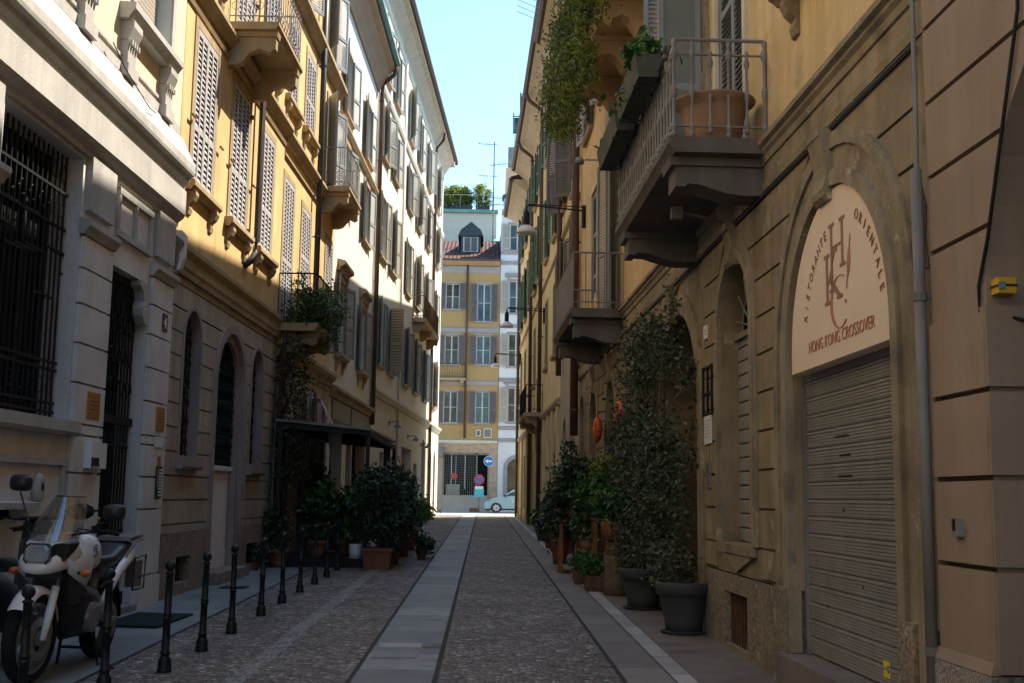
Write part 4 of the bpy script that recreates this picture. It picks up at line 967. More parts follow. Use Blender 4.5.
hs = [Hole(8.2, 9.5, 6.2, 8.6, .25), Hole(11.35, 12.6, 5.16, 8.5, .25), Hole(13.2, 14.15, 5.16, 8.5, .3), Hole(16.6, 17.8, 6.1, 8.4, .25), Hole(21.2, 22.3, 5.16, 8.4, .25), Hole(24.3, 25.5, 6.1, 8.5, .25),
      Hole(8.2, 9.4, 10.2, 12.4, .2), Hole(12.0, 13.2, 10.2, 12.4, .2), Hole(17.0, 18.2, 9.6, 12.2, .2), Hole(22.6, 23.8, 10.2, 12.4, .2), Hole(25.6, 26.8, 10.2, 12.4, .2)]
w = MB(FR).use('r1yel'); wall(w, 6.79, 28.3, 4.86, 14.85, hs, 0, jamb='r1trim'); w.build('wall', R1)
for k, h in enumerate(hs):
    if k == 2: window(R1, FR, h.a0, h.a1, h.z0, h.z1, 0, 'open', 'shut_p', ang=(95, 100), sur=.14, surm='r1trim', surn=.05, sill=None, lw=.52)
    elif k in (1, 5): window(R1, FR, h.a0, h.a1, h.z0, h.z1, 0, 'closed', 'shut_p', sur=.12, surm='trimpale', surn=.04, sill=None, pitch=.065, mid=(.2, .6))
    else: window(R1, FR, h.a0, h.a1, h.z0, h.z1, 0, 'closed' if k in (0, 3, 6) else 'open', 'shut_p', ang=(160, 165), sur=.13, surm='r1trim', surn=.045, sill='corbel' if k == 0 else None if k in (4, 8) else 'plain', sillm='r1trim', lw=.5)
b = balcony(R1, FR, 10.5, 14.35, .96, 5.09, .15, (10.86, 14.0), .36, 'turned', .98, 'irongrey', 'balgrey', .165, .38, True)
b2 = balcony(R1, FR, 20.3, 24.15, .98, 5.06, .16, (20.7, 23.8), .42, 'bars', 1.02, 'irongrey', 'balgrey', .11, .3, True)
b3 = balcony(R1, FR, 15.3, 21.2, .80, 9.72, .20, (15.7, 17.3, 18.9, 20.8), .62, 'bars', 1.0, 'irongrey', 'trim', .14, .34)
pipe(R1, FR, [(6.84, .085, 3.72), (6.84, .085, .2)], .036, 'zinc')
w = MB(FR).use('zinc'); w.tube([(6.84, .08, 3.7), (6.87, .06, 4.2), (6.87, .06, 9)], .017, 8); w.build('lead_pipe', R1)
w = MB(FR).use('rustpipe'); w.tube([(6.86, .06, 3.65), (6.84, .04, 3.5), (6.86, .04, 3.3), (6.83, .04, 3.1)], .018, 5); w.build('rusty_bracket', R1)
pipe(R1, FR, [(28.15, .14, 14.9), (28.15, .14, 3.2)], .10, 'rustpipe')
body(R1, FR, 6.87, 28.3, 14.85, n=-.65); eave(R1, FR, 6.9, 28.3, 14.85, .75, .7, 'soffit2')
# wall fittings
plaque('small white house number plate right of the ivy arch', FR, 13.15, 13.32, 3.54, 3.70, 'whitep', .03, extra=scr('blackp', 13.19, 13.28, 3.58, 3.66, 2))
plaque('white paper menu pinned on the wall beside the ivy', FR, 12.98, 13.33, 2.32, 2.64, 'whitep', .03, extra=scr('shut_b', 13.02, 13.29, 2.38, 2.60, 6))
plaque('grey metal intercom plate below the white menu', FR, 13.05, 13.25, 1.82, 2.12, 'zinc', .03, extra=scr('blackp', 13.08, 13.22, 1.85, 2.09, 8))
w = MB(FR).use('iron')
for a in (12.93, 13.15, 13.39): w.box(a-.012, a+.012, .03, .055, 2.64, 3.22)
for z in (2.66, 2.9, 3.2): w.box(12.93, 13.4, .034, .05, z-.012, z+.012)
w.box(13.135, 13.165, .0, .0295, 2.1, 2.67); w.build('iron_holder', label='black iron frame holding the menu on the wall', cat='sign holder')
for lab, a, z, nl in (('flat round orange paper lantern beside the ivy edge', 18.4, 3.0, .34), ('flat round orange paper lantern between the farther arches', 22.5, 3.02, .22)):
    t = thing('paper_lantern', lab, 'lantern', tuple(FR(a, .2, z)))
    m_ = MB(FR).use(mat('orange_lantern_paper', (.62, .12, .05), rough=.6, var=.35, scale=5)); m_.smooth = True; m_.ball((a, nl, z), (.22, .10, .25), 16, 8); m_.smooth = False; m_.build('shade', t)
    m_ = MB(FR).use('brass')
    for k in range(5): q = k*2*pi/5; m_.ball((a-.15+.06*cos(q), nl+.08, z+.03+.07*sin(q)), .022, 6, 4)
    m_.use('iron').tube([(a, .03, z+.36), (a, nl, z+.34), (a, nl, z+.24)], .01, 5); m_.build('hanger', t)

# ================================================================== RIGHT 2 and 3
R2 = thing('taupe_building', 'narrow yellow house over taupe arched ground floor with tall grey shutters', 'building', tuple(FR(31, 0, 0)))
hs = [Hole(29.5, 30.9, 0, 3.4, .4, .75), Hole(32.0, 33.1, 0, 3.3, .4, .6)]
w = MB(FR).use('r2stone'); wall(w, 28.3, 34.0, -.3, 6.1, hs, -.01, jamb='r2stone'); w.build('wall', R2)
for h in hs: p = MB(FR).use('wood'); p.face([(a, -.38, z) for a, z in h.outline()]); p.build('door', R2)
hs = [Hole(29.2, 30.3, 9.8, 12.2, .2), Hole(29.2, 30.4, 6.5, 8.7, .2), Hole(32.3, 33.3, 6.5, 8.9, .2), Hole(32.4, 33.4, 10.1, 12.6, .2)]
w = MB(FR).use('r3yel'); wall(w, 28.3, 34.0, 6.1, 15.0, hs, -.01, jamb='trim'); w.build('wall', R2)
for k, h in enumerate(hs): window(R2, FR, h.a0, h.a1, h.z0, h.z1, -.01, 'open', 'shut_br', ang=(165, 122) if k in (0, 3) else (160, 165), sur=.1, surm='trim', sill='plain', sillm='trim', lw=.5, pitch=.07)
pipe(R2, FR, [(33.2, .12, 15.4), (33.2, .12, 5.2)], .08, 'rustpipe')
w = MB(FR).use('trim'); w.prof_s([(-.008, 9.2), (.08, 9.25), (.08, 9.35), (-.008, 9.4)], 28.4, 34.0); w.build('belt_course', R2)
body(R2, FR, 28.3, 34.0, 15.0); eave(R2, FR, 28.32, 33.9, 15.0, .72, .7, 'soffit2')
R3 = thing('long_yellow_building', 'long yellow corner house with green shutters and several brown drainpipes', 'building', tuple(FR(46, 0, 0)))
gs = [Hole(c-.45, c+.45, z0, 3.6, .3) for c, z0 in ((35.6, 1.2), (37.6, 0), (39.4, 1.2), (41.4, 1.2), (43.6, 0), (46.6, 1.2), (49.4, 0), (53.4, 1.2), (56.4, 0))]
w = MB(FR).use('r3stone'); wall(w, 34.0, 58.7, -.3, 4.45, gs, -.01, jamb='trim'); w.build('wall', R3)
w = MB(FR).use('r3stone')
for c in (34.5, 36.6, 38.5, 40.4, 42.5, 45.1, 48, 51.4, 55, 58.3): w.mark(); w.box(c-.28, c+.28, -.008, .06, .9, 4.4); w.box(c-.34, c+.34, -.008, .10, -.2, .9)
build_each(w, 'pilaster', R3)
for h in gs: p = MB(FR).use('wood' if h.z0 < 1 else 'glass'); p.box(h.a0, h.a1, -.3, -.26, h.z0, h.z1); p.build('door' if h.z0 < 1 else 'ground_window', R3)
w = MB(FR).use('trim'); w.prof_s([(-.008, 4.40), (.06, 4.42), (.12, 4.52), (.12, 4.6), (-.008, 4.66)], 34.0, 58.75); w.prof_s([(-.008, 9.15), (.06, 9.2), (.06, 9.28), (-.008, 9.32)], 34.0, 58.72)
w.build('belt_course', R3)
hs = [Hole(c-.5, c+.5, z0, z1, .2) for c in (36.2, 39.8, 43.6, 46.4, 50.0, 53.6, 57.0) for z0, z1 in ((6.15, 8.45), (10.0, 12.3), (13.6, 15.6))]
w = MB(FR).use('r3yel'); wall(w, 34.0, 58.7, 4.45, 16.2, hs, -.01, jamb='trim'); w.build('wall', R3)
for k, h in enumerate(hs): window(R3, FR, h.a0, h.a1, h.z0, h.z1, -.01, 'open' if (k*7) % 3 else 'closed', 'shut_green', ang=(U(164, 174), U(166, 174)), sur=.08, surm='trim', sill='plain', sillm='trim', lw=.5, pitch=.09, bars=1)
balcony(R3, FR, 41.3, 46.0, .66, 4.72, .14, (41.7, 45.5), .4, 'bars', 1.0, 'iron', 'trim', .17)
for a in (41.6, 47.6, 58.3): pipe(R3, FR, [(a, .75, 16.75), (a, .6, 16.45), (a, .14, 16.1), (a, .12, 15.7), (a, .12, .6)], .075, 'rustpipe')
body(R3, FR, 34.0, 58.7, 16.2); eave(R3, FR, 33.95, 52.5, 16.2, .65, .8, 'soffit2', slope=5); eave(R3, FR, 52.52, 59.5, 15.75, .75, .75, 'soffit2', slope=5)
w = MB(FR).use('r3yel'); w.box(58.68, 58.72, -7, -.01, -.3, 16.2); w.build('end_wall', R3)
w = MB(FR).use('soffit2'); w.box(58.73, 59.45, -7, .0, 15.9, 16.2); w.build('end_eave', R3)

# street lamps hung over the street from the right hand walls
def lamp(label, a, z, off):
    t = thing('street_lamp', label, 'street lamp', tuple(FR(a, 0, z)), 'bracket lamps over the street')
    m_ = MB(FR).use('iron')
    m_.box(a-.06, a+.06, -.008, .09, z-.42, z+.12); m_.tube([(a, .06, z), (a, off*.5, z+.05), (a, off, z+.10), (a, off+.06, z+.05), (a, off+.05, z-.08)], .020, 6)
    m_.tube([(a, .06, z+.09), (a, off*.5, z+.11), (a, off, z+.13)], .013, 5); m_.build('arm', t)
    m_ = MB(FR).use('iron'); m_.lathe((a, off+.05, z-.42), [(.075, 0), (.075, .30), (.05, .36), (.02, .42)], 12); m_.build('housing', t)
    m_ = MB(FR).use('whitep'); m_.smooth = True; m_.lathe((a, off+.05, z-.60), [(.15, 0), (.235, .01), (.24, .04), (.22, .09), (.15, .17), (.10, .20), (.075, .20)], 18, True); m_.smooth = False; m_.build('shade', t)
lamp('nearest hanging street lamp with white bowl and long iron arm, right facade', 27.0, 8.55, 1.38)
lamp('second hanging white street lamp, over the pale yellow facade', 40.4, 8.25, 1.33)
lamp('farthest small white street lamp in front of the golden end house', 57.6, 8.75, 1.25)

# ================================================================== END OF THE STREET
class Plane:
    def __init__(s, y): s.y = y
    def __call__(s, a, n, z): return Vector((a, s.y-n, z))
FE = Plane(76.0); E0 = gz(YE)
E1 = thing('golden_building', 'golden end house with mauve shutters and red tiled roof facing the street', 'building', (-3, 76, E0))
hs = []
for c in (-8.6, -5.6, -2.33, -.22):
    for z0, z1 in ((6.5, 8.6), (10.4, 12.35), (14.1, 15.85)): hs.append(Hole(c-.47, c+.47, z0 if not (c == -.22 and z0 == 14.1) else 13.3, z1, .2))
w = MB(FE).use('faryel'); wall(w, -14, .84, 5.35, 17.3, hs, 0, jamb='fargrey'); w.build('wall', E1)
for h in hs: window(E1, FE, h.a0, h.a1, h.z0, h.z1, 0, 'open', 'shut_mauve', ang=(170, 170), sur=.12, surm='fargrey', sill='plain', sillm='fargrey', lw=.42, pitch=.09, glass='glassb', bars=1)
w = MB(FE).use('fargrey')
for z in (9.0, 12.55): w.prof_s([(.001, z), (.06, z), (.1, z+.12), (.1, z+.24), (.06, z+.3), (.001, z+.32)], -14, .83)
w.prof_s([(.001, 16.55), (.05, 16.6), (.1, 16.8), (.1, 17.0), (.001, 17.05)], -14, .83); w.build('belt_course', E1)
sh = Hole(-2.75, .30, E0, 4.55, .3)
w = MB(FE).use('farstone'); wall(w, -14, .84, -.2, 5.15, [sh, Hole(-9, -5, E0, 4.5, .3, back='black')], .02, [1.2+.45*k for k in range(9)], jamb='farstone'); w.build('wall', E1)
w = MB(FE).use('trimpale'); w.prof_s([(.0, 5.1), (.1, 5.12), (.2, 5.22), (.2, 5.34), (.0, 5.38)], -14, .83); w.build('ledge', E1)
w = MB(FE).use('shut_b'); w.box(-2.74, .29, -.2, .0, E0, E0+1.05); w.use('zinc')
for a in (-2.74, -.55, .20): w.box(a, a+.09, -.22, .0, E0+1.05, 4.54)
w.box(-2.65, .2, -.22, .0, 4.42, 4.54); sf = w.build('shop_front', E1)
w = MB(FE).use('black'); w.box(-2.7, .25, -.27, -.24, E0+1.0, 4.5); w.use('shut_b').box(-2.5, -1.6, -.235, -.2, E0+1.06, E0+1.75)
w.use('whitep')
for a in (-2.2, -1.9, -1.3): w.box(a, a+.04, -.235, -.21, 2.2, 4.4)
w.build('pane', sf)
w = MB(FE).use('zinc'); k = 0
a = -2.65
while a < -.56:
    w.tube([(a, -.06, E0+1.06), (a, -.06, 4.42)], .010, 4); a += .13
z = E0+1.1
while z < 4.4: w.box(-2.65, -.56, -.07, -.05, z, z+.014); z += .16
w.build('grille', sf)
w = MB(FE).use(flat('red_heart', (.55, .05, .03))); w.ball((-2.0, -.12, 3.0), (.25, .05, .22), 12, 6); w.build('red_ornament', sf)
balcony(E1, FE, -3.6, -1.35, .6, 9.42, .14, (-3.3, -1.6), .35, 'bars', .95, 'iron', 'trim', .16)
w = MB(FE).use('soffit'); w.prof_s([(-.1, 17.05), (.1, 17.1), (.5, 17.25), (.55, 17.32), (-.1, 17.34)], -14, .83); w.use('gutter').prof_s([(.5, 17.3), (.68, 17.3), (.68, 17.42), (.5, 17.42)], -14, .83); w.build('eave', E1)
w = MB(FE).use('tiles'); w.face([(-14, .6, 17.38), (.83, .6, 17.38), (.83, -7.4, 20.4), (-14, -7.4, 20.4)]); w.face([(-14, .6, 17.36), (.83, .6, 17.36), (.83, -7.4, 20.38), (-14, -7.4, 20.38)]); w.face([(.83, .6, 17.38), (.83, -7.4, 20.4), (.83, -7.4, 17)]); w.build('roof', E1)
pipe(E1, FE, [(-1.35, .1, 17.2), (-1.35, .1, 5.5)], .07, 'rustpipe')
D = MB(FE).use('slate')
D.prof_n([(-1.9, 18.3), (-.55, 18.3), (-.55, 19.6), (-1.9, 19.6)], -6, -2.0); D.prof_n([(-2.1, 19.55), (-.35, 19.55), (-.55, 20.0), (-1.2, 20.55), (-1.9, 20.0)], -6, -1.8)
D.use('wframe').box(-1.75, -.7, -1.99, -1.95, 18.45, 19.5); D.use('shut_mauve').box(-1.65, -1.27, -1.94, -1.90, 18.5, 19.45); D.box(-1.17, -.8, -1.94, -1.90, 18.5, 19.45); D.build('dormer', E1)
mb = MB(FE).use('fargrey'); mb.box(-14, .83, -9, -.5, 0, 17.0); mb.build('light_block_core', E1)
w = MB(FE).use('zinc'); w.box(-3.6, -2.72, .03, .55, 4.25, 4.95); w.build('awning_box', E1)
for lab, a0, a1, z0, z1 in (('small white alarm box on the golden end house', -.60, -.30, 5.65, 6.05), ('larger white cabinet on the golden end house wall', -.1, .42, 5.55, 6.15)):
    mb = MB(FE).use('whitep'); mb.box(a0, a1, .01, .16, z0, z1); mb.use('zinc').box(a0+.04, a1-.04, .161, .166, z0+.04, z1-.04); mb.build('wall_box', label=lab, cat='wall box')
E2 = thing('bluish_white_building', 'bluish white end house with arched window beside the golden house', 'building', (3, 76, E0))
hs = [Hole(c-.5, c+.5, z0, z1, .2) for c in (1.95, 4.6, 7.4, 10.2) for z0, z1 in ((6.6, 8.9), (10.3, 12.5), (13.9, 16.1), (18.2, 20.0))]
hr = Hole(1.5, 2.7, E0+.5, 3.6, .3, .6)
w = MB(FE).use('farwhite'); wall(w, .86, 14, -.2, 20.8, hs+[hr, Hole(5, 6.4, E0+.4, 3.6, .3, .7, back='black')], 0, jamb='fargrey'); w.build('wall', E2)
for h in hs: window(E2, FE, h.a0, h.a1, h.z0, h.z1, 0, 'open', 'shut_b', ang=(172, 172), sur=.12, surm='fargrey', sill='plain', sillm='fargrey', ped=h.z0 in (6.6, 13.9), lw=.5, pitch=.1, glass='glassb', bars=1)
w = MB(FE).use('fargrey'); ring(w, hr, 0, .25, 0, .06)
for z in (5.3, 9.3, 6.1, 12.9, 17.2, 17.9): w.prof_s([(.001, z), (.08, z), (.12, z+.12), (.12, z+.2), (.001, z+.25)], .87, 14)
w.build('belt_course', E2)
p = MB(FE).use('glassb'); p.face([(a, -.25, z) for a, z in hr.outline()]); p.build('ground_window', E2)
w = MB(FE).use('fargrey'); w.prof_s([(.0, 20.6), (.3, 20.75), (.3, 20.95), (0, 21.0)], .87, 14); w.prof_n([(1.0, 20.9), (1.9, 20.9), (1.9, 22.1), (1.0, 22.1)], -2, -1.2); w.use('slate').prof_n([(.9, 22.1), (2.0, 22.1), (2.0, 22.3), (1.45, 22.5), (.9, 22.3)], -2.1, -1.1); w.build('cornice', E2)
mb = MB(FE).use('fargrey'); mb.box(.87, 14, -9, -.5, 0, 20.7); mb.build('light_block_core', E2)
# house with roof terrace behind, tall terraced block at the right
F8 = Plane(86.0)
E3 = thing('terrace_building', 'beige house with planted roof terrace rising behind the red roof', 'building', (-4, 86, E0))
w = MB(F8).use('terr'); hh = Hole(-1.75, -.85, 19.9, 21.9, .2); wall(w, -14, .55, 0, 23.2, [hh], 0, jamb='terr'); w.build('wall', E3)
window(E3, F8, -1.75, -.85, 19.9, 21.9, 0, 'closed', 'shut_p', sur=.08, sill='plain')
w = MB(F8).use('terr'); w.prof_n([(0, 0), (0, 0), (0, 0)], 0, 0) if False else None
w.ext([(.56, 0, 0), (.56, -14, 0), (.56, -14, 21.4), (.56, 0, 23.2)], [(.60, 0, 0), (.60, -14, 0), (.60, -14, 21.4), (.60, 0, 23.2)]); w.box(-14, .54, -14, -.6, 0, 22.9); w.build('side_wall', E3)
w = MB(F8).use('copper'); w.prof_s([(-.3, 23.2), (.25, 23.2), (.25, 23.45), (-.3, 23.5)], -14, .7); w.use('zinc')
for a in (-3.5, -2.2, -.9, .3): w.tube([(a, .1, 23.45), (a, .1, 24.6)], .025, 5)
w.tube([(-6, .1, 24.6), (.4, .1, 24.6)], .03, 5); w.box(.25, .3, -3.0, .1, 23.5, 24.9); w.build('parapet', E3)
E4 = thing('green_roof_house', 'small green copper roof between the red roof and white house', 'building', (2, 82, E0))
w = MB().use('copper'); w.loft([[(.2, 84, 20.6), (4, 84, 20.6), (4, 90, 20.6), (.2, 90, 20.6)], [(1.2, 86, 21.6), (3, 86, 21.6), (3, 88, 21.6), (1.2, 88, 21.6)]]); w.build('roof', E4)
w = MB().use('terr'); w.box(.3, 3.9, 84.1, 89.9, 0, 20.6); w.build('wall', E4)
F9 = Plane(92.0)
E5 = thing('terraced_block', 'tall modern block with glazed roof terraces at the far right', 'apartment block', (5, 92, E0))
w = MB(F9).use('peach'); w.box(1.35, 12, -8, 0, 0, 28.6); w.build('wall', E5)
w = MB(F9).use('farwhite'); w.box(2.0, 12, -8, -.4, 28.62, 31.6); w.box(1.6, 12, -7, -.2, 28.62, 29.6); w.use('zinc'); w.box(1.5, 2.2, -.3, -.1, 28.7, 30.4); w.build('penthouse', E5)
w = MB(F9).use('iron')
for z in (31.65, 33.1): w.tube([(1.9, -.3, z), (6, -.3, z)], .05, 5)
for k in range(5): w.tube([(1.9+k*.8, -.3, 31.6), (1.9+k*.8, -.3, 33.1 if k else 33.4)], .045, 5)
for z in (33.2, 35.2): w.tube([(2.5, -.9, z), (7, -.9, z)], .06, 5)
for k in range(5): w.tube([(2.5+k*.9, -.9, 32.5), (2.5+k*.9, -.9, 35.4)], .06, 5)
w.use('glassb').box(1.95, 6, -.32, -.30, 31.7, 33.0); w.box(2.55, 7, -.93, -.91, 33.2, 35.1); w.build('terrace_railing', E5)
# planting, mast, signs, car at the far end
for k, (x, r, h, lm, lab) in enumerate(((-3.35, .5, 1.25, 'leafyel', 'leftmost olive shrub in a planter on the roof terrace'), (-2.65, .55, 1.5, 'leafyel', 'tall green middle shrub on the roof terrace'), (-1.85, .5, 1.4, 'leaftop', 'olive shrub right of the tall one on the roof terrace'), (-.5, .6, 1.6, 'leafyel', 'bright yellow green shrub at roof terrace corner'))):
    z0 = 23.5; t = thing('terrace_shrub', lab, 'shrub', (x, 87, z0), 'shrubs on the roof terrace')
    m_ = MB().use('slate'); m_.loft([[(x-.5, 86.6, z0), (x+.5, 86.6, z0), (x+.5, 87.4, z0), (x-.5, 87.4, z0)], [(x-.55, 86.55, z0+.5), (x+.55, 86.55, z0+.5), (x+.55, 87.45, z0+.5), (x-.55, 87.45, z0+.5)]]); m_.build('planter', t)
    m_ = MB().use('stem')
    for q in range(5): m_.tube([(x+U(-.2, .2), 87, z0+.45), (x+U(-.5, .5), 87+U(-.2, .2), z0+h)], .03, 4)
    m_.build('stem', t)
    m_ = MB().use(lm); leaves(m_, 2600, clumps([(x, 87, z0+.5+h*.5, r, .6, h*.6, 40)], 0, .15), .17, droop=-.2); m_.build('foliage', t)
t = thing('television_mast', 'thin rooftop television mast with three antennas against the sky', 'antenna', (.32, 82, 19)); m_ = MB().use('zinc'); m_.tube([(.32, 82, 18.8), (.32, 82, 27.6)], .05, 6); m_.build('mast', t)
for z, d, c in ((27.3, -1, 6), (25.9, 1, 7), (24.9, -1, 4)):
    m_ = MB().use('zinc'); m_.tube([(.32-.3*d, 82, z-.1*d), (.32+1.15*d, 82, z+.15)], .03, 4)
    for k in range(c): x = .5*d+.32-.12*d*k+.3*d; m_.tube([(x, 81.7, z-.22), (x, 82.3, z+.28)], .018, 4)
    if c > 5: m_.tube([(.32+1.2*d, 82, z+.15), (.32+.8*d, 82, z+.35), (.32+.3*d, 82, z+.1)], .02, 4)
    m_.build('antenna', t)
m_ = MB().use('copper')
for z in (22.9, 23.4): m_.tube([(.0, 82, z), (1.4, 82, z-.05)], .04, 5)
for k in range(6): m_.tube([(.1+k*.22, 82, 22.8), (.15+k*.22, 82.1, 23.55)], .02, 4)
m_.build('antenna', t)
t = thing('satellite_dish', 'small grey satellite dish on the green copper roof', 'satellite dish', (1.6, 84, 21.6)); m_ = MB().use('zinc'); m_.loft([[(1.6+.32*r*cos(j*pi/8), 84-q, 22.1+.32*r*sin(j*pi/8)) for j in range(16)] for r, q in ((1, .12), (.7, .04), (.2, 0))]); m_.tube([(1.6, 84, 22.1), (1.6, 84.3, 21.2)], .04, 5); m_.build('dish', t)
blue = flat('road_sign_blue', (.01, .16, .42)); red = flat('road_sign_red', (.50, .02, .04))
def disc(m_, x, y, z, r, d=.0): m_.loft([[(x+r*cos(j*pi/12), y-q, z+r*sin(j*pi/12)) for j in range(24)] for q in (d, d+.02)])
t = thing('direction_sign', 'round blue traffic sign with white arrow pointing left', 'road sign', (.27, 74.6, E0))
m_ = MB().use('zinc'); m_.tube([(.27, 74.64, E0), (.27, 74.64, 4.35)], .035, 8); m_.build('pole', t)
m_ = MB().use('whitep'); disc(m_, .27, 74.6, 3.97, .335); m_.use(blue); disc(m_, .27, 74.585, 3.97, .31, .006); m_.build('sign_disc', t)
m_ = MB().use('whitep'); m_.ext([(x+.27, 74.553, z+3.97) for x, z in ((-.24, 0), (-.06, .13), (-.06, .05), (.22, .05), (.22, -.05), (-.06, -.05), (-.06, -.13))], [(x+.27, 74.545, z+3.97) for x, z in ((-.24, 0), (-.06, .13), (-.06, .05), (.22, .05), (.22, -.05), (-.06, -.05), (-.06, -.13))]); m_.build('arrow', t)
t = thing('no_parking_sign', 'red and blue round no parking sign above a turquoise plate', 'road sign', (-.33, 74.6, E0))
m_ = MB().use('zinc'); m_.tube([(-.33, 74.64, E0), (-.33, 74.64, 3.1)], .03, 8); m_.build('pole', t)
m_ = MB().use(red); disc(m_, -.33, 74.6, 2.78, .34); m_.use(blue); disc(m_, -.33, 74.585, 2.78, .235, .006); m_.build('sign_disc', t)
m_ = MB().use(red); m_.ext([(-.33+x, 74.553, 2.78+z) for x, z in ((-.19, .14), (-.14, .19), (.19, -.14), (.14, -.19))], [(-.33+x, 74.547, 2.78+z) for x, z in ((-.19, .14), (-.14, .19), (.19, -.14), (.14, -.19))]); m_.build('slash', t)
m_ = MB().use('whitep'); m_.box(-.6, -.06, 74.6, 74.62, 2.18, 2.36); m_.use(flat('turquoise', (.10, .48, .50))).box(-.62, -.02, 74.6, 74.63, 1.68, 2.17); m_.build('plate', t)
# car
CX, CY = 2.05, 72.6
t = thing('hatchback_car', 'pale turquoise hatchback parked across the street end', 'car', (CX, CY, E0))
paint = flat('turquoise_car_paint', (.30, .43, .47), rough=.2, spec=.5, var=.03); T = lambda x, y, z: (CX+x, CY+y, E0+z)
half = [(-2.02, .28), (-2.05, .48), (-1.98, .68), (-1.80, .80), (-1.20, .96), (-.95, 1.0), (-.25, 1.42), (.3, 1.55), (1.0, 1.53), (1.6, 1.36), (1.95, 1.0), (2.03, .7), (2.0, .3)]
wa = lambda cx: [(cx+.36*cos(pi*k/10), .26+.37*sin(pi*k/10)) for k in range(0, 11)]
prof = half[::-1]; prof = [(2.0, .24)]+half[::-1]+[(-2.0, .24)]+wa(-1.28)[::-1]+wa(1.27)[::-1]
m_ = MB(T).use(paint); R_ = []
lower = [p for p in half if p[1] <= 1.01]
out = [(-2.0, .24)]+[(-2.05, .48), (-1.98, .68), (-1.80, .80), (-1.20, .96), (-.95, 1.0), (1.95, 1.0), (2.03, .7), (2.0, .24)]+wa(1.27)+wa(-1.28)
m_.ext([(x, -.86, z) for x, z in out], [(x, .86, z) for x, z in out])
cab = lambda y, k: [(-.95+.1*(1-k), y, 1.0), (-.25, y*k, 1.42), (.3, y*k, 1.55), (1.0, y*k, 1.53), (1.6, y*k, 1.36), (1.93, y, 1.0)]
m_.ext(cab(-.84, .80), cab(.84, .80)); m_.build('body', t)
m_ = MB(T).use('glassb')
for y in (-1, 1): m_.ext([(-.70, y*.828, 1.05), (-.22, y*.70, 1.36), (.42, y*.685, 1.46), (.42, y*.825, 1.05)], [(-.70, y*.842, 1.05), (-.22, y*.715, 1.36), (.42, y*.70, 1.46), (.42, y*.84, 1.05)]); m_.ext([(.50, y*.825, 1.05), (.50, y*.685, 1.46), (1.1, y*.685, 1.45), (1.45, y*.75, 1.1)], [(.50, y*.84, 1.05), (.50, y*.70, 1.46), (1.1, y*.70, 1.45), (1.45, y*.765, 1.1)])
m_.face([(-.90, -.7, 1.06), (-.90, .7, 1.06), (-.30, .6, 1.41), (-.30, -.6, 1.41)]); m_.build('window', t)
for cx in (-1.28, 1.27):
    for y in (-.80, .80):
        m_ = MB(T).use('blackp'); m_.loft([[(cx+r*cos(j*pi/10), y+d, .30+r*sin(j*pi/10)) for j in range(20)] for r, d in ((.2, -.09), (.30, -.09), (.315, -.05), (.315, .05), (.30, .09), (.2, .09))]); wo = m_.build('wheel', t)
        m_ = MB(T).use('whitep'); q = -1 if y < 0 else 1
        for k in range(7): a = 2*pi*k/7; m_.ext([(cx+.05*cos(a+d), y+q*.092, .30+.05*sin(a+d)) for d in (-.9, .9)]+[(cx+.205*cos(a+d), y+q*.092, .30+.205*sin(a+d)) for d in (.22, -.22)], [(cx+.05*cos(a+d), y+q*.1, .30+.05*sin(a+d)) for d in (-.9, .9)]+[(cx+.205*cos(a+d), y+q*.1, .30+.205*sin(a+d)) for d in (.22, -.22)])
        m_.build('rim', wo)
m_ = MB(T).use('glassb')
for y in (-1, 1): m_.ext([(-2.0, y*.5, .68), (-1.75, y*.8, .82), (-1.6, y*.865, .80), (-1.85, y*.865, .66)], [(-1.98, y*.5, .72), (-1.73, y*.8, .85), (-1.58, y*.87, .83), (-1.83, y*.87, .70)])
m_.build('headlight', t)
m_ = MB(T).use('blackp'); m_.box(-.80, -.66, -1.02, -.86, .98, 1.10); m_.build('mirror', t)
m_ = MB(T).use('whitep')
for k, s_ in enumerate(((-.32, .0), (-.16, .1), (0, 0), (.16, .1))):
    m_.box(s_[0], s_[0]+.03, -.868, -.862, .60, .80-s_[1]*.3); m_.box(s_[0]+.04, s_[0]+.12, -.868, -.862, .68, .71); m_.box(s_[0]+.09, s_[0]+.12, -.868, -.862, .60, .75)
m_.build('side_lettering', t)
m_ = MB(T).use('blackp'); m_.box(-1.98, 1.98, -.80, .80, .16, .30); m_.build('underbody', t)
mb = MB().use('woodor'); mb.loft([[(-.95, 73.9, E0), (-.25, 73.9, E0), (-.25, 74.2, E0), (-.95, 74.2, E0)], [(-.9, 73.92, E0+.26), (-.3, 73.92, E0+.26), (-.3, 74.18, E0+.26), (-.9, 74.18, E0+.26)]]); mb.build('traffic_barrier', label='low orange barrier block in front of the parked car', cat='barrier')
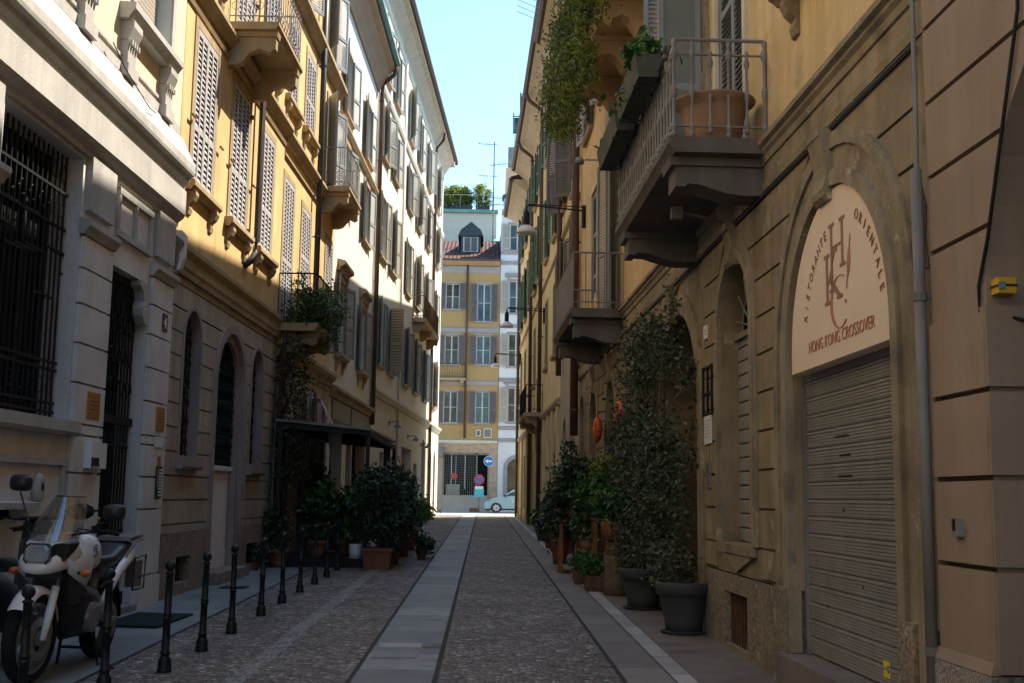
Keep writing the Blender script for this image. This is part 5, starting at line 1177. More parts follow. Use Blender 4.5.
# ================================================================== BOLLARDS
bp = [(-3.02, 7.9), (-2.98, 9.45), (-2.77, 10.42), (-2.75, 11.68), (-2.75, 13.02), (-2.76, 14.75), (-2.75, 16.2), (-2.76, 17.8), (-2.74, 19.2), (-2.74, 20.65), (-2.75, 22.2)]
bl = ['black iron ball top bollard cut by the bottom frame edge at the motorcycle wheel', 'black ball top bollard in front of the motorcycle engine and stand', 'black ball top bollard right of the doormat, first beyond the motorcycle', 'second black ball top bollard beyond the motorcycle, at the cellar window', 'third black bollard beyond the motorcycle, facing the pale arched door panel', 'fourth black bollard beyond the motorcycle, before the terracotta pot', 'fifth black bollard beyond the motorcycle', 'sixth black bollard beyond the motorcycle', 'third from last black bollard before the canopy', 'second to last black bollard before the canopy', 'last black bollard, touching the canopy corner']
def make_bollard():
    t = thing('bollard', bl[0], 'bollard', (0, 0, 0), 'iron bollards along the left pavement'); h = .955
    m_ = MB().use('bollard'); m_.smooth = True
    m_.lathe((0, 0, 0), [(.064, 0), (.064, .02), (.058, .03), (.058, .09), (.050, .115), (.038, .13), (.038, .15), (.045, .155), (.045, .17), (.035, .175), (.032, .45), (.040, .455), (.040, .468), (.034, .472), (.034, .486), (.040, .49), (.040, .503), (.032, .507), (.029, .84), (.037, .845), (.037, .856), (.024, .864), (.022, .875)], 14); m_.build('post', t)
    m_ = MB().use('bollard'); m_.smooth = True; m_.ball((0, 0, h-.042), .046, 14, 8); m_.build('ball_finial', t)
    return t
b0 = make_bollard()
for k, (x, y) in enumerate(bp):
    o = b0 if k == 0 else copy_tree(b0); o.location = (x, y, gz(y)); o['label'] = bl[k]; o.rotation_euler = (U(-.015, .015), U(-.015, .015), U(0, 6))

# ================================================================== MOTORCYCLE
def bike_T(x0, y0, k, lean, fwd=-1, yaw=0.):
    c, s_ = cos(lean), sin(lean); cy, sy = cos(yaw), sin(yaw)
    def T(f, l, z):
        a = l*c+z*s_; b = -l*s_+z*c; X = a*cy-fwd*f*sy; Y = fwd*f*cy+a*sy
        return (x0+k*X, y0+k*Y, gz(y0)+.012+k*b)
    return T
bpaint = flat('silver_white_motorcycle_paint', (.78, .72, .65), rough=.26, spec=.6, var=.02)
alu = flat('dull_aluminium', (.28, .27, .26), rough=.35, metal=.6)
rub = flat('tyre_rubber', (.016, .016, .016), rough=.85, spec=.2)
ws = bpy.data.materials.new('tinted_windscreen'); ws.use_nodes = True; pb = ws.node_tree.nodes['Principled BSDF']; pb.inputs['Base Color'].default_value = (.06, .055, .05, 1); pb.inputs['Roughness'].default_value = .06; pb.inputs['Alpha'].default_value = .68; pb.inputs['IOR'].default_value = 1.9; pb.inputs['Specular IOR Level'].default_value = .9
lens = flat('headlight_glass', (.30, .30, .30), rough=.12, spec=.8, var=.5); amber = flat('amber_lens', (.60, .12, .015), rough=.25)
T = bike_T(-3.61, 11.15, 1.08, .03, -1, -.02)
t = thing('motorcycle', 'silver white touring motorcycle with tinted windscreen parked at the gate', 'motorcycle', (-3.86, 11.2, gz(11.2)))
def wheel(T, cf, cz, R, w, parent, steer=0., hub=.06, nsp=9, name='wheel'):
    def TW(a, r, o):
        x, y = r*cos(a), o; f = x*cos(steer)-y*sin(steer); l = x*sin(steer)+y*cos(steer); return T(cf+f, l, cz+r*sin(a))
    m_ = MB().use(rub); m_.smooth = True; N = 32
    pr = [(R-.075, -.35), (R-.06, -.48), (R-.03, -.5), (R-.008, -.32), (R, 0), (R-.008, .32), (R-.03, .5), (R-.06, .48), (R-.075, .35)]
    m_.loft([[TW(2*pi*j/N, r, q*w) for j in range(N)] for r, q in pr], False); m_.smooth = False; wo = m_.build(name, parent)
    m_ = MB().use(alu); pr = [(R-.073, -.36), (R-.10, -.36), (R-.105, 0), (R-.10, .36), (R-.073, .36)]
    m_.loft([[TW(2*pi*j/N, r, q*w) for j in range(N)] for r, q in pr], False)
    for k in range(nsp*2):
        a = 2*pi*k/(nsp*2); m_.tube([TW(a, .05, .05 if k % 2 else -.05), TW(a+(.35 if k % 4 < 2 else -.35), R-.10, 0)], .0045, 4)
    m_.tube([TW(0, 0, -w*.8), TW(0, 0, w*.8)], hub, 10)
    m_.loft([[TW(2*pi*j/20, r, q) for j in range(20)] for r, q in ((R*.48, w*.72), (R*.48, w*.78), (R*.28, w*.78), (R*.28, w*.72))], False)
    m_.build('rim', wo); return wo
wheel(T, 1.46, .33, .335, .10, t, -.12); wheel(T, 0, .31, .315, .135, t, nsp=5)
def hull(mb, rings, n=16, pw=.75):
    sg_ = lambda v: math.copysign(abs(v)**pw, v)
    mb.smooth = True; mb.loft([[(f+tl*sin(2*pi*j/n), hw*sg_(cos(2*pi*j/n)), zc+hh*sg_(sin(2*pi*j/n))) for j in range(n)] for f, zc, hw, hh, tl in rings]); mb.smooth = False
m_ = MB(T).use(bpaint)
hull(m_, [(1.47, .91, .07, .07, -.05), (1.44, .915, .13, .11, -.07), (1.36, .93, .185, .135, -.08), (1.24, .945, .215, .14, -.05), (1.08, .95, .22, .14, -.02), (.98, .94, .20, .13, 0)])
for s_ in (-1, 1):                              # side wings of the fairing
    m_.smooth = True
    m_.loft([[(1.33, s_*.175, 1.0), (1.35, s_*.195, .88), (1.30, s_*.195, .80), (1.27, s_*.165, .80), (1.30, s_*.155, .98)], [(1.10, s_*.22, 1.02), (1.08, s_*.235, .86), (1.02, s_*.225, .69), (1.0, s_*.19, .69), (1.06, s_*.18, 1.0)], [(.90, s_*.205, .98), (.86, s_*.215, .86), (.84, s_*.19, .74), (.83, s_*.16, .74), (.86, s_*.15, .96)]]); m_.smooth = False
m_.build('fairing', t)
m_ = MB(T).use('blackp')
for s_ in (-1, 1): m_.mark(); m_.loft([[(1.455, s_*.098, .875), (1.445, s_*.098, 1.02), (1.42, s_*.12, 1.03)], [(1.385, s_*.182, .90), (1.35, s_*.192, 1.03), (1.33, s_*.18, 1.045)], [(1.28, s_*.218, .985), (1.24, s_*.226, 1.03), (1.22, s_*.21, 1.05)]])
build_each(m_, 'fairing_panel', t)
m_ = MB(T).use(lens); m_.smooth = False
def rr(hw, h0, h1, f, tl, c=.03): return [(f+tl*(z-h0), y, z) for y, z in ((-hw+c, h0), (hw-c, h0), (hw, h0+c), (hw, h1-c), (hw-c, h1), (-hw+c, h1), (-hw, h1-c), (-hw, h0+c))]
m_.loft([rr(.088, .885, 1.015, 1.44, -.15), rr(.088, .885, 1.015, 1.497, -.15), rr(.075, .897, 1.003, 1.503, -.15)]); hl = m_.build('headlight', t)
m_ = MB(T).use('blackp'); m_.loft([rr(.102, .872, 1.028, 1.45, -.15), rr(.102, .872, 1.028, 1.488, -.15), rr(.089, .884, 1.016, 1.489, -.15)], False); m_.build('bezel', hl)
m_ = MB(T).use(ws); m_.smooth = True; R_ = []
for k in range(9):
    q = k/8; wd = .20*(1-.40*q**2.2); f0 = 1.38-.36*q+.06*q*q; z = 1.04+.34*q
    R_.append([(f0-.32*(j/6)**2*.6 if False else f0-.17*(abs(j)/6)**2, wd*j/6, z+.0) for j in range(-6, 7)])
m_.loft(R_, False, False); m_.build('windscreen', t)
m_ = MB(T).use('blackp'); m_.tube([(R_[8][j][0], R_[8][j][1], R_[8][j][2]) for j in range(13)], .006, 4); m_.build('windscreen_edge', t)
m_ = MB(T).use(bpaint)                         # tank and tail
hull(m_, [(.98, .90, .16, .12, 0), (.85, .93, .205, .165, 0), (.70, .93, .205, .165, 0), (.55, .90, .165, .13, 0), (.45, .86, .11, .07, 0)]); tk = m_.build('fuel_tank', t)
m_ = MB(T); 
for r_, mm, o in ((.045, 'blackp', .204), (.036, 'whitep', .207)): m_.use(mm); m_.loft([[(.80+r_*cos(j*pi/10), d, .95+r_*1.1*sin(j*pi/10)) for j in range(20)] for d in (o-.006, o)])
m_.use(blue); m_.ext([(.80, .207, .95), (.832, .207, .95), (.822, .207, .976), (.80, .207, .987)], [(.80, .2095, .95), (.832, .2095, .95), (.822, .2095, .976), (.80, .2095, .987)]); m_.ext([(.80, .207, .95), (.768, .207, .95), (.778, .207, .924), (.80, .207, .913)], [(.80, .2095, .95), (.768, .2095, .95), (.778, .2095, .924), (.80, .2095, .913)])
m_.build('round_emblem', tk)
m_ = MB(T).use(bpaint); m_.smooth = True
for s_ in (-1, 1): m_.loft([[(f, s_*y0, z0), (f, s_*(y0+.035), (z0+z1)/2), (f, s_*y0, z1), (f, s_*(y0-.04), (z0+z1)/2)] for f, y0, z0, z1 in ((.42, .15, .46, .54), (.30, .165, .52, .68), (.10, .17, .66, .82), (-.15, .165, .76, .90), (-.42, .12, .84, .94))])
m_.build('tail_panel', t)
m_ = MB(T).use('blackp'); hull(m_, [(.52, .86, .10, .05, 0), (.40, .83, .13, .06, 0), (.15, .83, .15, .06, 0), (-.05, .89, .15, .065, 0), (-.30, .93, .13, .055, 0), (-.42, .94, .10, .04, 0)], pw=.6); m_.build('seat', t)
m_ = MB(T).use(alu); m_.ext([(-.22, -.15, .985), (-.22, .15, .985), (-.62, .13, 1.0), (-.62, -.13, 1.0)], [(-.22, -.15, 1.02), (-.22, .15, 1.02), (-.62, .13, 1.035), (-.62, -.13, 1.035)])
for s_ in (-1, 1): m_.tube([(-.05, s_*.17, .86), (-.25, s_*.19, .99), (-.55, s_*.16, 1.0), (-.62, s_*.08, .98)], .014, 6)
m_.build('luggage_rack', t)
m_ = MB(T).use('blackp')
for s_ in (-1, 1):
    m_.mark(); m_.tube([(-.22, s_*.20, .56), (-.22, s_*.20, .84), (-.50, s_*.21, .86), (-.50, s_*.21, .56), (-.22, s_*.20, .56)], .012, 5); m_.tube([(-.22, s_*.20, .66), (-.50, s_*.21, .67)], .01, 5)
build_each(m_, 'pannier_frame', t)
m_ = MB(T).use(alu)
for s_ in (-1, 1): m_.mark(); m_.box(-.47, -.25, s_*.165-.05, s_*.165+.03, .58, .81)
build_each(m_, 'pannier', t)
m_ = MB(T).use('blackp'); hull(m_, [(1.02, .52, .12, .16, 0), (.92, .50, .17, .22, 0), (.70, .47, .19, .22, 0), (.48, .46, .17, .20, 0), (.36, .50, .12, .14, 0)]); m_.box(.85, 1.12, -.16, .16, .55, .84); eg = m_.build('engine', t)
m_ = MB(T).use(alu)
for f, z, r_ in ((.72, .42, .12), (.50, .44, .08)): m_.loft([[(f+r*cos(j*pi/10), o, z+r*sin(j*pi/10)) for j in range(20)] for r, o in ((r_, .15), (r_, .205), (r_*.7, .225))])
m_.build('engine_cover', eg)
m_ = MB(T).use('blackp'); m_.tube([(.95, .10, .80), (.78, .14, .62), (.45, .14, .42), (.42, .13, .33)], .02, 6); m_.tube([(.95, -.10, .80), (.78, -.14, .62), (.45, -.14, .42)], .02, 6); m_.tube([(1.10, 0, .95), (1.0, 0, .5), (.85, 0, .27), (.45, 0, .26)], .03, 6)
m_.tube([(.42, .13, .62), (-.1, .13, .84), (-.4, .1, .86)], .014, 6); m_.build('frame', t)
m_ = MB(T).use(alu)
for s_ in (-1, 1): m_.tube([(.42, s_*.12, .42), (0, s_*.115, .31)], .032, 6); m_.box(.30, .40, s_*.19-.06, s_*.19+.06, .36, .39)
m_.tube([(.25, .0, .45), (.15, .0, .75)], .04, 8); m_.build('swingarm', t)
m_ = MB(T).use(alu); m_.smooth = True; m_.tube([(.9, -.16, .35), (.5, -.2, .28), (.2, -.2, .42), (-.05, -.2, .6)], .03, 8); m_.tube([(0, -.21, .58), (-.5, -.21, .80)], .065, 10); m_.smooth = False; m_.build('exhaust', t)
m_ = MB(T); 
for s_ in (-1, 1):
    m_.use(bpaint); m_.smooth = True; m_.tube([(1.475, s_*.10, .32), (1.40, s_*.10, .48), (1.31, s_*.10, .70)], [.024, .036, .034], 8); m_.use(alu).tube([(1.31, s_*.10, .70), (1.17, s_*.10, 1.04)], .021, 8)
m_.smooth = False; m_.use('blackp'); m_.box(1.15, 1.25, -.14, .14, .98, 1.02); m_.box(1.22, 1.32, -.14, .14, .76, .80); m_.build('front_fork', t)
m_ = MB(T).use(bpaint); m_.smooth = True
m_.loft([[(1.46+(.375+e)*cos(a)+.10*sin(.12)*0, y, .33+(.375+e)*sin(a)) for y, e in ((-.075, -.05), (-.07, -.012), (-.035, .008), (0, .014), (.035, .008), (.07, -.012), (.075, -.05))] for a in [radians(q) for q in range(38, 172, 9)]], False, False)
m_.smooth = False; m_.build('front_fender', t)
m_ = MB(T).use('blackp'); m_.smooth = True
m_.loft([[(.0+(.36+e)*cos(a), y, .31+(.36+e)*sin(a)) for y, e in ((-.08, -.03), (-.07, 0), (0, .012), (.07, 0), (.08, -.03))] for a in [radians(q) for q in range(70, 185, 10)]], False, False); m_.smooth = False; m_.build('rear_fender', t)
m_ = MB(T).use('blackp'); m_.tube([(1.12, 0, 1.06), (1.08, .18, 1.10), (1.0, .30, 1.12), (.94, .40, 1.10)], .014, 6); m_.tube([(1.12, 0, 1.06), (1.08, -.18, 1.10), (1.0, -.30, 1.12), (.94, -.40, 1.10)], .014, 6)
m_.tube([(1.04, .26, 1.12), (1.22, .20, 1.14), (1.27, .10, .98), (1.36, .10, .55)], .007, 5); m_.tube([(1.04, -.26, 1.12), (1.2, -.2, 1.13), (1.22, -.12, .9), (1.1, -.1, .7)], .007, 5)
hb = m_.build('handlebar', t)
for s_ in (-1, 1):
    m_ = MB(T).use(rub); m_.tube([(.985, s_*.32, 1.118), (.93, s_*.42, 1.098)], .022, 8); m_.box(1.0, 1.06, s_*.27-.03, s_*.27+.03, 1.10, 1.16); m_.tube([(1.05, s_*.28, 1.13), (1.07, s_*.40, 1.11)], .008, 5); m_.build('grip', hb)
    m_ = MB(T).use('blackp'); zt = 1.47 if s_ < 0 else 1.27; ml = -.36 if s_ < 0 else .40
    m_.tube([(1.0, s_*.24, 1.12), (1.03, s_*.27, 1.17), (1.03, ml, zt-.07)], .009, 5); m_.smooth = True
    m_.loft([[(1.03+o, ml+r*.085*math.copysign(abs(cos(j*pi/8))**.6, cos(j*pi/8)), zt+r*.065*math.copysign(abs(sin(j*pi/8))**.6, sin(j*pi/8))) for j in range(16)] for r, o in ((.95, -.02), (1.02, -.01), (1.0, .02), (.7, .05), (.2, .06))]); m_.smooth = False; m_.build('mirror', t)
    m_ = MB(T).use(amber); m_.ball((1.20, s_*.275, .80), (.045, .04, .03), 10, 6); m_.use('blackp').tube([(1.18, s_*.20, .80), (1.19, s_*.26, .80)], .018, 6); m_.build('indicator', t)
m_ = MB(T).use('blackp')
for s_ in (-1, 1): m_.tube([(.50, s_*.12, .30), (.42, s_*.17, .0), (.36, s_*.20, -.002)], .015, 5)
m_.tube([(.46, -.145, .14), (.46, .145, .14)], .013, 5); m_.tube([(.62, .14, .32), (.52, .30, .005), (.56, .34, .0)], .013, 5); m_.build('stand', t)
m_ = MB(T).use(flat('red_lens', (.45, .02, .015), rough=.3)); m_.box(-.48, -.44, -.07, .07, .86, .92); m_.build('tail_light', t)

T = bike_T(-4.20, 10.0, 1.12, -.03, fwd=1)
t = thing('scooter', 'dark scooter half hidden behind the motorcycle at left frame edge', 'scooter', (-4.2, 10.0, gz(10)))
wheel(T, 1.25, .25, .25, .10, t, nsp=4); wheel(T, 0, .25, .25, .11, t, nsp=4)
m_ = MB(T).use(flat('graphite_scooter_paint', (.03, .035, .037), rough=.35)); hull(m_, [(-.38, .72, .09, .08, 0), (-.25, .66, .17, .15, 0), (.05, .58, .19, .2, 0), (.35, .48, .17, .2, 0), (.5, .36, .17, .1, 0), (.85, .32, .18, .06, 0), (.98, .5, .17, .25, 0), (1.08, .8, .16, .22, 0), (1.05, 1.05, .13, .12, 0)]); m_.build('body', t)
m_ = MB(T).use('blackp'); hull(m_, [(-.30, .84, .12, .05, 0), (0, .85, .15, .06, 0), (.35, .80, .13, .06, 0), (.45, .78, .08, .04, 0)]); m_.build('seat', t)
m_ = MB(T).use('blackp'); m_.tube([(1.0, -.36, 1.18), (1.05, -.15, 1.15), (1.06, .15, 1.15), (1.0, .36, 1.18)], .02, 6); hb = m_.build('handlebar', t)
m_ = MB(T).use(rub)
for s_ in (-1, 1): m_.mark(); m_.tube([(1.0, s_*.30, 1.175), (.97, s_*.42, 1.19)], .03, 8); m_.ball((1.05, s_*.36, 1.2), (.05, .12, .07), 10, 6)
build_each(m_, 'grip', hb)
m_ = MB(T).use(flat('red_lamp', (.50, .02, .01), rough=.3)); m_.box(-.43, -.37, -.10, .10, .72, .79); m_.build('tail_light', t)
m_ = MB(T).use('zinc'); m_.box(-.47, -.45, -.12, .12, .36, .52); m_.build('number_plate', t)
m_ = MB(T).use('zinc')
for q in range(5): m_.tube([(-.44, -.2+q*.1, .25), (-.44, -.2+q*.1, .70)], .008, 4)
for q in range(4): m_.tube([(-.44, -.22, .28+q*.13), (-.44, .22, .28+q*.13)], .008, 4)
m_.build('rear_basket', t)

# ================================================================== CANOPY AND LEFT PLANTS
cy0, cy1, cx0, cx1 = 22.95, 29.6, -4.15, -2.32
t = thing('canopy', 'dark steel canopy over a raised terrace at the left wall', 'canopy', (-3.3, 26, gz(26)))
m_ = MB().use('zinc'); z = gz(23)+2.72
m_.ext([(cx0, cy0-.1, z+.12), (cx1+.05, cy0-.1, z-.04), (cx1+.05, cy1+.1, z+.02), (cx0, cy1+.1, z+.18)], [(cx0, cy0-.1, z+.17), (cx1+.05, cy0-.1, z+.01), (cx1+.05, cy1+.1, z+.07), (cx0, cy1+.1, z+.23)]); m_.build('roof', t)
m_ = MB().use('iron')
m_.box(cx1-.04, cx1+.04, cy0-.08, cy1+.08, z-.16, z-.045)
for y in (cy0, cy0+2.2, cy0+4.4, cy1): m_.ext([(cx0, y-.03, z), (cx1, y-.03, z-.14), (cx1, y+.03, z-.14), (cx0, y+.03, z)], [(cx0, y-.03, z+.11), (cx1, y-.03, z-.05), (cx1, y+.03, z-.05), (cx0, y+.03, z+.11)])
m_.build('beam', t)
for x, y in ((cx1, cy0), (cx1, cy0+4.1), (cx1, cy0+5.0), (cx1, cy1), (cx0+.1, cy0), (-3.35, cy1)):
    m_ = MB().use('iron'); m_.box(x-.04, x+.04, y-.04, y+.04, gz(y), z-.03); m_.build('post', t)
m_ = MB().use('darkpipe'); m_.box(cx0, cx1+.02, cy0, cy1, gz(cy0)-.1, gz(cy0)+.16); m_.use('iron').box(cx0, cx1+.06, cy0-.06, cy0-.005, gz(cy0)-.1, gz(cy0)+.17); m_.box(cx1+.025, cx1+.06, cy0, cy1, gz(cy0)-.1, gz(cy0)+.17); m_.build('platform', t)
m_ = MB().use('iron')
for zz_ in (.5, .9): m_.tube([(cx1, cy0+.05, gz(cy0)+zz_), (cx1, cy1, gz(cy0)+zz_)], .014, 5)
m_.build('rail', t)
m_ = MB().use('shut_g')
m_.box(-3.9, -2.6, 25.5, 25.56, gz(25)+.17, gz(25)+.62); m_.box(-3.9, -2.6, 25.0, 25.5, gz(25)+.50, gz(25)+.56)
for x in (-3.85, -2.65): m_.box(x-.03, x+.03, 25.02, 25.48, gz(25)+.16, gz(25)+.50)
m_.build('terrace_bench', label='low dark bench on the terrace under the canopy', cat='bench')
m_ = MB().use('shut_b')
m_.loft([[(-3.95, 26.0, 3.85), (-3.75, 26.05, 3.82), (-3.5, 26.1, 3.30)], [(-3.95, 26.3, 3.88), (-3.72, 26.35, 3.80), (-3.5, 26.4, 3.25)], [(-3.95, 26.6, 3.82), (-3.72, 26.6, 3.76), (-3.48, 26.65, 3.25)]], False, False); m_.use('zinc').tube([(-3.95, 26.0, 3.0), (-3.95, 26.0, 3.86)], .02, 5); m_.tube([(-3.95, 26.6, 3.0), (-3.95, 26.6, 3.84)], .02, 5)
m_.build('folded_tarpaulin', label='grey beige tarpaulin draped over a rail on the canopy roof', cat='tarpaulin')
m_ = MB().use('shut_b'); m_.loft([[(-3.35, 24.6, 3.0), (-3.05, 24.6, 3.0)], [(-3.30, 24.7, 2.5), (-3.05, 24.65, 2.5)], [(-3.22, 24.65, 2.0), (-3.1, 24.6, 2.05)]], False, False); m_.build('hanging_cloth', label='pale cloth strip hanging under the canopy roof', cat='cloth')
# left hand plants
L0 = gz(23)+.16
potted('potted_shrub', 'large dark glossy shrub in square terracotta planter by the canopy', -2.04, 22.75, gz(22.7), .29, .40, 'square', 'terra', [(0, .1, 1.2, .40, .5, .7, 60), (.15, .45, 1.1, .42, .6, .75, 50), (-.15, .3, 1.55, .3, .4, .45, 24)], 4200, .11, 'leafdark', spread=.10, stems=7, group='potted plants around the canopy')
potted('potted_shrub', 'second dark shrub in terracotta pot behind the square planter', -1.92, 24.3, gz(24), .26, .45, 'tapered', 'terra', [(.05, .1, 1.2, .4, .5, .65, 50), (-.05, .5, 1.6, .32, .5, .4, 22)], 2600, .11, 'leafdark', spread=.10, stems=6, group='potted plants around the canopy')
potted('potted_shrub', 'bright leaved shrub at the far end of the left planting', -1.85, 26.6, gz(26.6), .22, .4, 'tapered', 'terra', [(.05, .1, .9, .32, .5, .4, 36)], 1300, .12, 'leafmid', spread=.09, stems=5, group='potted plants around the canopy')
potted('potted_shrub', 'pale yellow green shrub in orange pot past the dark shrubs', -1.85, 29.0, gz(29), .24, .5, 'tapered', 'terra', [(.15, .0, .95, .34, .5, .3, 30)], 1000, .13, 'leafyel', spread=.09, stems=5, group='potted plants around the canopy')
potted('potted_plant', 'small low potted plant on the cobbles at the left planting end', -1.35, 25.6, gz(25.6), .13, .2, 'tapered', 'terra', [(.05, 0, .36, .22, .22, .16, 14)], 420, .10, 'leafdark', spread=.06, group='potted plants around the canopy')
potted('potted_plant', 'tall leafy plant in white pot at the canopy corner post', -2.52, 23.1, gz(23)+.17, .13, .28, 'cyl', 'whitep', [(0, 0, .7, .2, .2, .4, 22), (-.1, 0, 1.2, .18, .18, .25, 10)], 560, .17, 'leafmid', spread=.06, stems=6, droop=-.1, group='potted plants around the canopy')
potted('potted_plant', 'leafy green plant in terracotta pot under the canopy front', -3.30, 23.35, L0, .20, .34, 'tapered', 'terra', [(0, 0, .85, .3, .25, .45, 30), (.1, 0, 1.2, .25, .2, .2, 10)], 1000, .13, 'leafmid', spread=.08, stems=6, group='potted plants around the canopy')
potted('potted_plant', 'second leafy green plant deeper under the canopy', -2.95, 24.4, L0, .18, .3, 'tapered', 'terra', [(0, 0, .9, .28, .25, .4, 26)], 800, .13, 'leafmid', spread=.08, stems=5, group='potted plants around the canopy')
potted('potted_plant', 'dark trailing plant at the back wall under the canopy', -3.8, 26.9, L0, .24, .4, 'tapered', 'terra', [(0, 0, 1.1, .3, .5, .8, 50)], 1500, .13, 'leafdark', spread=.1, stems=6, group='potted plants around the canopy')
potted('potted_plant', 'round leaved bush in terracotta pot by the stone arch house', -3.98, 22.75, gz(22.7), .24, .36, 'tapered', 'terra', [(-.1, 0, .62, .26, .24, .26, 22), (-.15, 0, .95, .18, .18, .15, 8)], 700, .13, 'leafdark', spread=.07, stems=5, group='potted plants around the canopy')
potted('potted_plant', 'low dark plant against the plinth beside the terracotta pot', -4.28, 21.9, gz(21.9), .13, .16, 'tapered', 'terra', [(.05, 0, .3, .2, .22, .14, 12)], 340, .12, 'leafdark', spread=.06, group='potted plants around the canopy')
# creeper hanging from the ivy balcony
t = thing('climbing_creeper', 'dry olive creeper climbing the wall from pavement to balcony', 'climbing plant', tuple(FL(23.3, .1, .3)))
m_ = MB(FL).use('stem')
for k in range(7):
    a = 23.0+U(0, .9); m_.tube([(a, .2+U(-.1, .1), .3), (a+U(-.2, .2), .14+U(0, .1), 1.8), (a+U(-.4, .4), .12, 3.4), (a+U(-.3, .5), .2, 4.9)], [.03, .025, .02, .01], 5)
m_.build('stem', t)
m_ = MB().use('leafold')
B = []
for k in range(26):
    q = k/25; z = .9+4.1*q; p_ = FL(23.35+.25*sin(k*1.9)+.2*q, .28, z); B.append((p_.x, p_.y, p_.z, .28, .45, .28, 7 if q > .25 else 2))
leaves(m_, 3000, clumps(B, 0, .10), .09); m_.build('foliage', t)
t = thing('balcony_creeper', 'leafy green plants filling the railing of the left ivy balcony', 'climbing plant', tuple(FL(24.3, .8, 5.2)))
m_ = MB(FL).use('mosswood'); m_.box(23.45, 25.15, .55, .78, 5.13, 5.36); m_.build('planter', t)
m_ = MB().use('leafmid'); B = []
for k in range(30):
    p_ = FL(23.4+U(0, 1.9), .82+U(-.1, .12), 5.3+U(0, .85)*(.35+.65*rnd.random())); B.append((p_.x, p_.y, p_.z, .16, .22, .2, 6))
p_ = FL(24.9, .85, 5.6); B.append((p_.x, p_.y, p_.z, .15, .25, .35, 20)); p_ = FL(24.2, .9, 5.0); B.append((p_.x, p_.y, p_.z, .15, .7, .25, 18))
for k in range(26): p_ = FL(23.22+U(0, .15), U(.2, .9), 5.2+U(0, .9)*rnd.random()); B.append((p_.x, p_.y, p_.z, .15, .12, .15, 6))
leaves(m_, 3600, clumps(B, 0, .07), .085); m_.build('foliage', t)
m_ = MB().use('leafold'); leaves(m_, 1100, clumps(B, 0, .10), .08); m_.build('dry_foliage', t)

# ================================================================== RIGHT HAND PLANTS
grp = 'potted plants along the right wall'
potted('large_grey_pot', 'large grey pot nearest the camera at the ivy arch foot', 2.31, 13.45, gz(13.4)+.006, .315, .58, 'tapered', 'greypot', [(-.12, .1, .80, .22, .2, .2, 12)], 260, .07, 'leafivy', stems=6, spread=.07, saucer=True, group=grp)
potted('large_grey_pot', 'second large grey pot, overhung by the ivy', 2.20, 16.0, gz(16)+.006, .33, .55, 'tapered', 'greypot', [(-.05, .1, .75, .3, .3, .25, 20)], 420, .07, 'leafivy', stems=6, spread=.07, saucer=True, group=grp)
t = thing('ivy', 'big grey green ivy climbing around the restaurant side arch', 'climbing plant', tuple(FR(15.5, .1, .3)))
m_ = MB(FR).use('stem')
for k in range(16):
    a = 15.6+U(0, 3.4); b = a+U(-.5, .9)
    m_.tube([(a, .25+U(-.1, .1), .55), (a+U(-.2, .3), .22, 1.4), (b, .18, 2.6), (b+U(-.2, .4), .14, 3.7)], [.022, .02, .015, .008], 5)
for k in range(5): m_.tube([(13.6+.14*k, .28, .6), (13.7+.15*k+U(-.1, .1), .2, U(1.5, 2.3))], .006, 4)
m_.build('stem', t)
B = []
def ivy_blob(a, z, n, rs, rz, k): p_ = FR(a, n, z); B.append((p_.x, p_.y, p_.z, .17, rs, rz, k))
for k in range(150):
    a = U(13.9, 19.6); z = U(.7, 4.15)
    if a < 16.2:                                   # leaves over the arch crown and in ragged streamers; the doorway shows between
        if z < 3.5 and not (14.9 < a < 16.2 and z < 2.6) : continue
        if a < 14.5 and z > 3.2+(a-13.9)*1.4: continue
    if z > 4.15-max(0, (a-16.6))*1.0 or (a > 17.7 and z > 2.5): continue
    ivy_blob(a, z, U(.12, .32), .3, .28, 8)
for k in range(26): ivy_blob(U(14.6, 18.6), U(3.4, 4.15), .2, .3, .2, 7)
for k in range(20): ivy_blob(U(16.5, 18.6), U(.6, 3.4), U(.3, .5), .3, .3, 8)
for k in range(26): ivy_blob(U(13.95, 16.2), U(.7, 2.7), U(.15, .45), .22, .25, 5)
for k in range(12): ivy_blob(13.7+U(0, .4), U(2.2, 3.3), .12, .12, .2, 3)
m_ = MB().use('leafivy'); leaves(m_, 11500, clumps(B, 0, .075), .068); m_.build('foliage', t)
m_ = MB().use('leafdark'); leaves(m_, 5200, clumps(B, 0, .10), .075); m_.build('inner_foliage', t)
m_ = MB(FR).use(flat('orange_cloth', (.55, .09, .015), rough=.8, var=.4))
for a, z0, z1 in ((14.0, 1.0, 2.2), (13.82, .7, 1.5), (14.4, 1.5, 2.0)): m_.prof_n([(a, z0), (a+.13, z0+.1), (a+.10, z1), (a+.03, z1-.1)], -.2, -.18)
m_.build('door_curtain', label='torn orange curtain strips hanging in the ivy arch', cat='curtain')

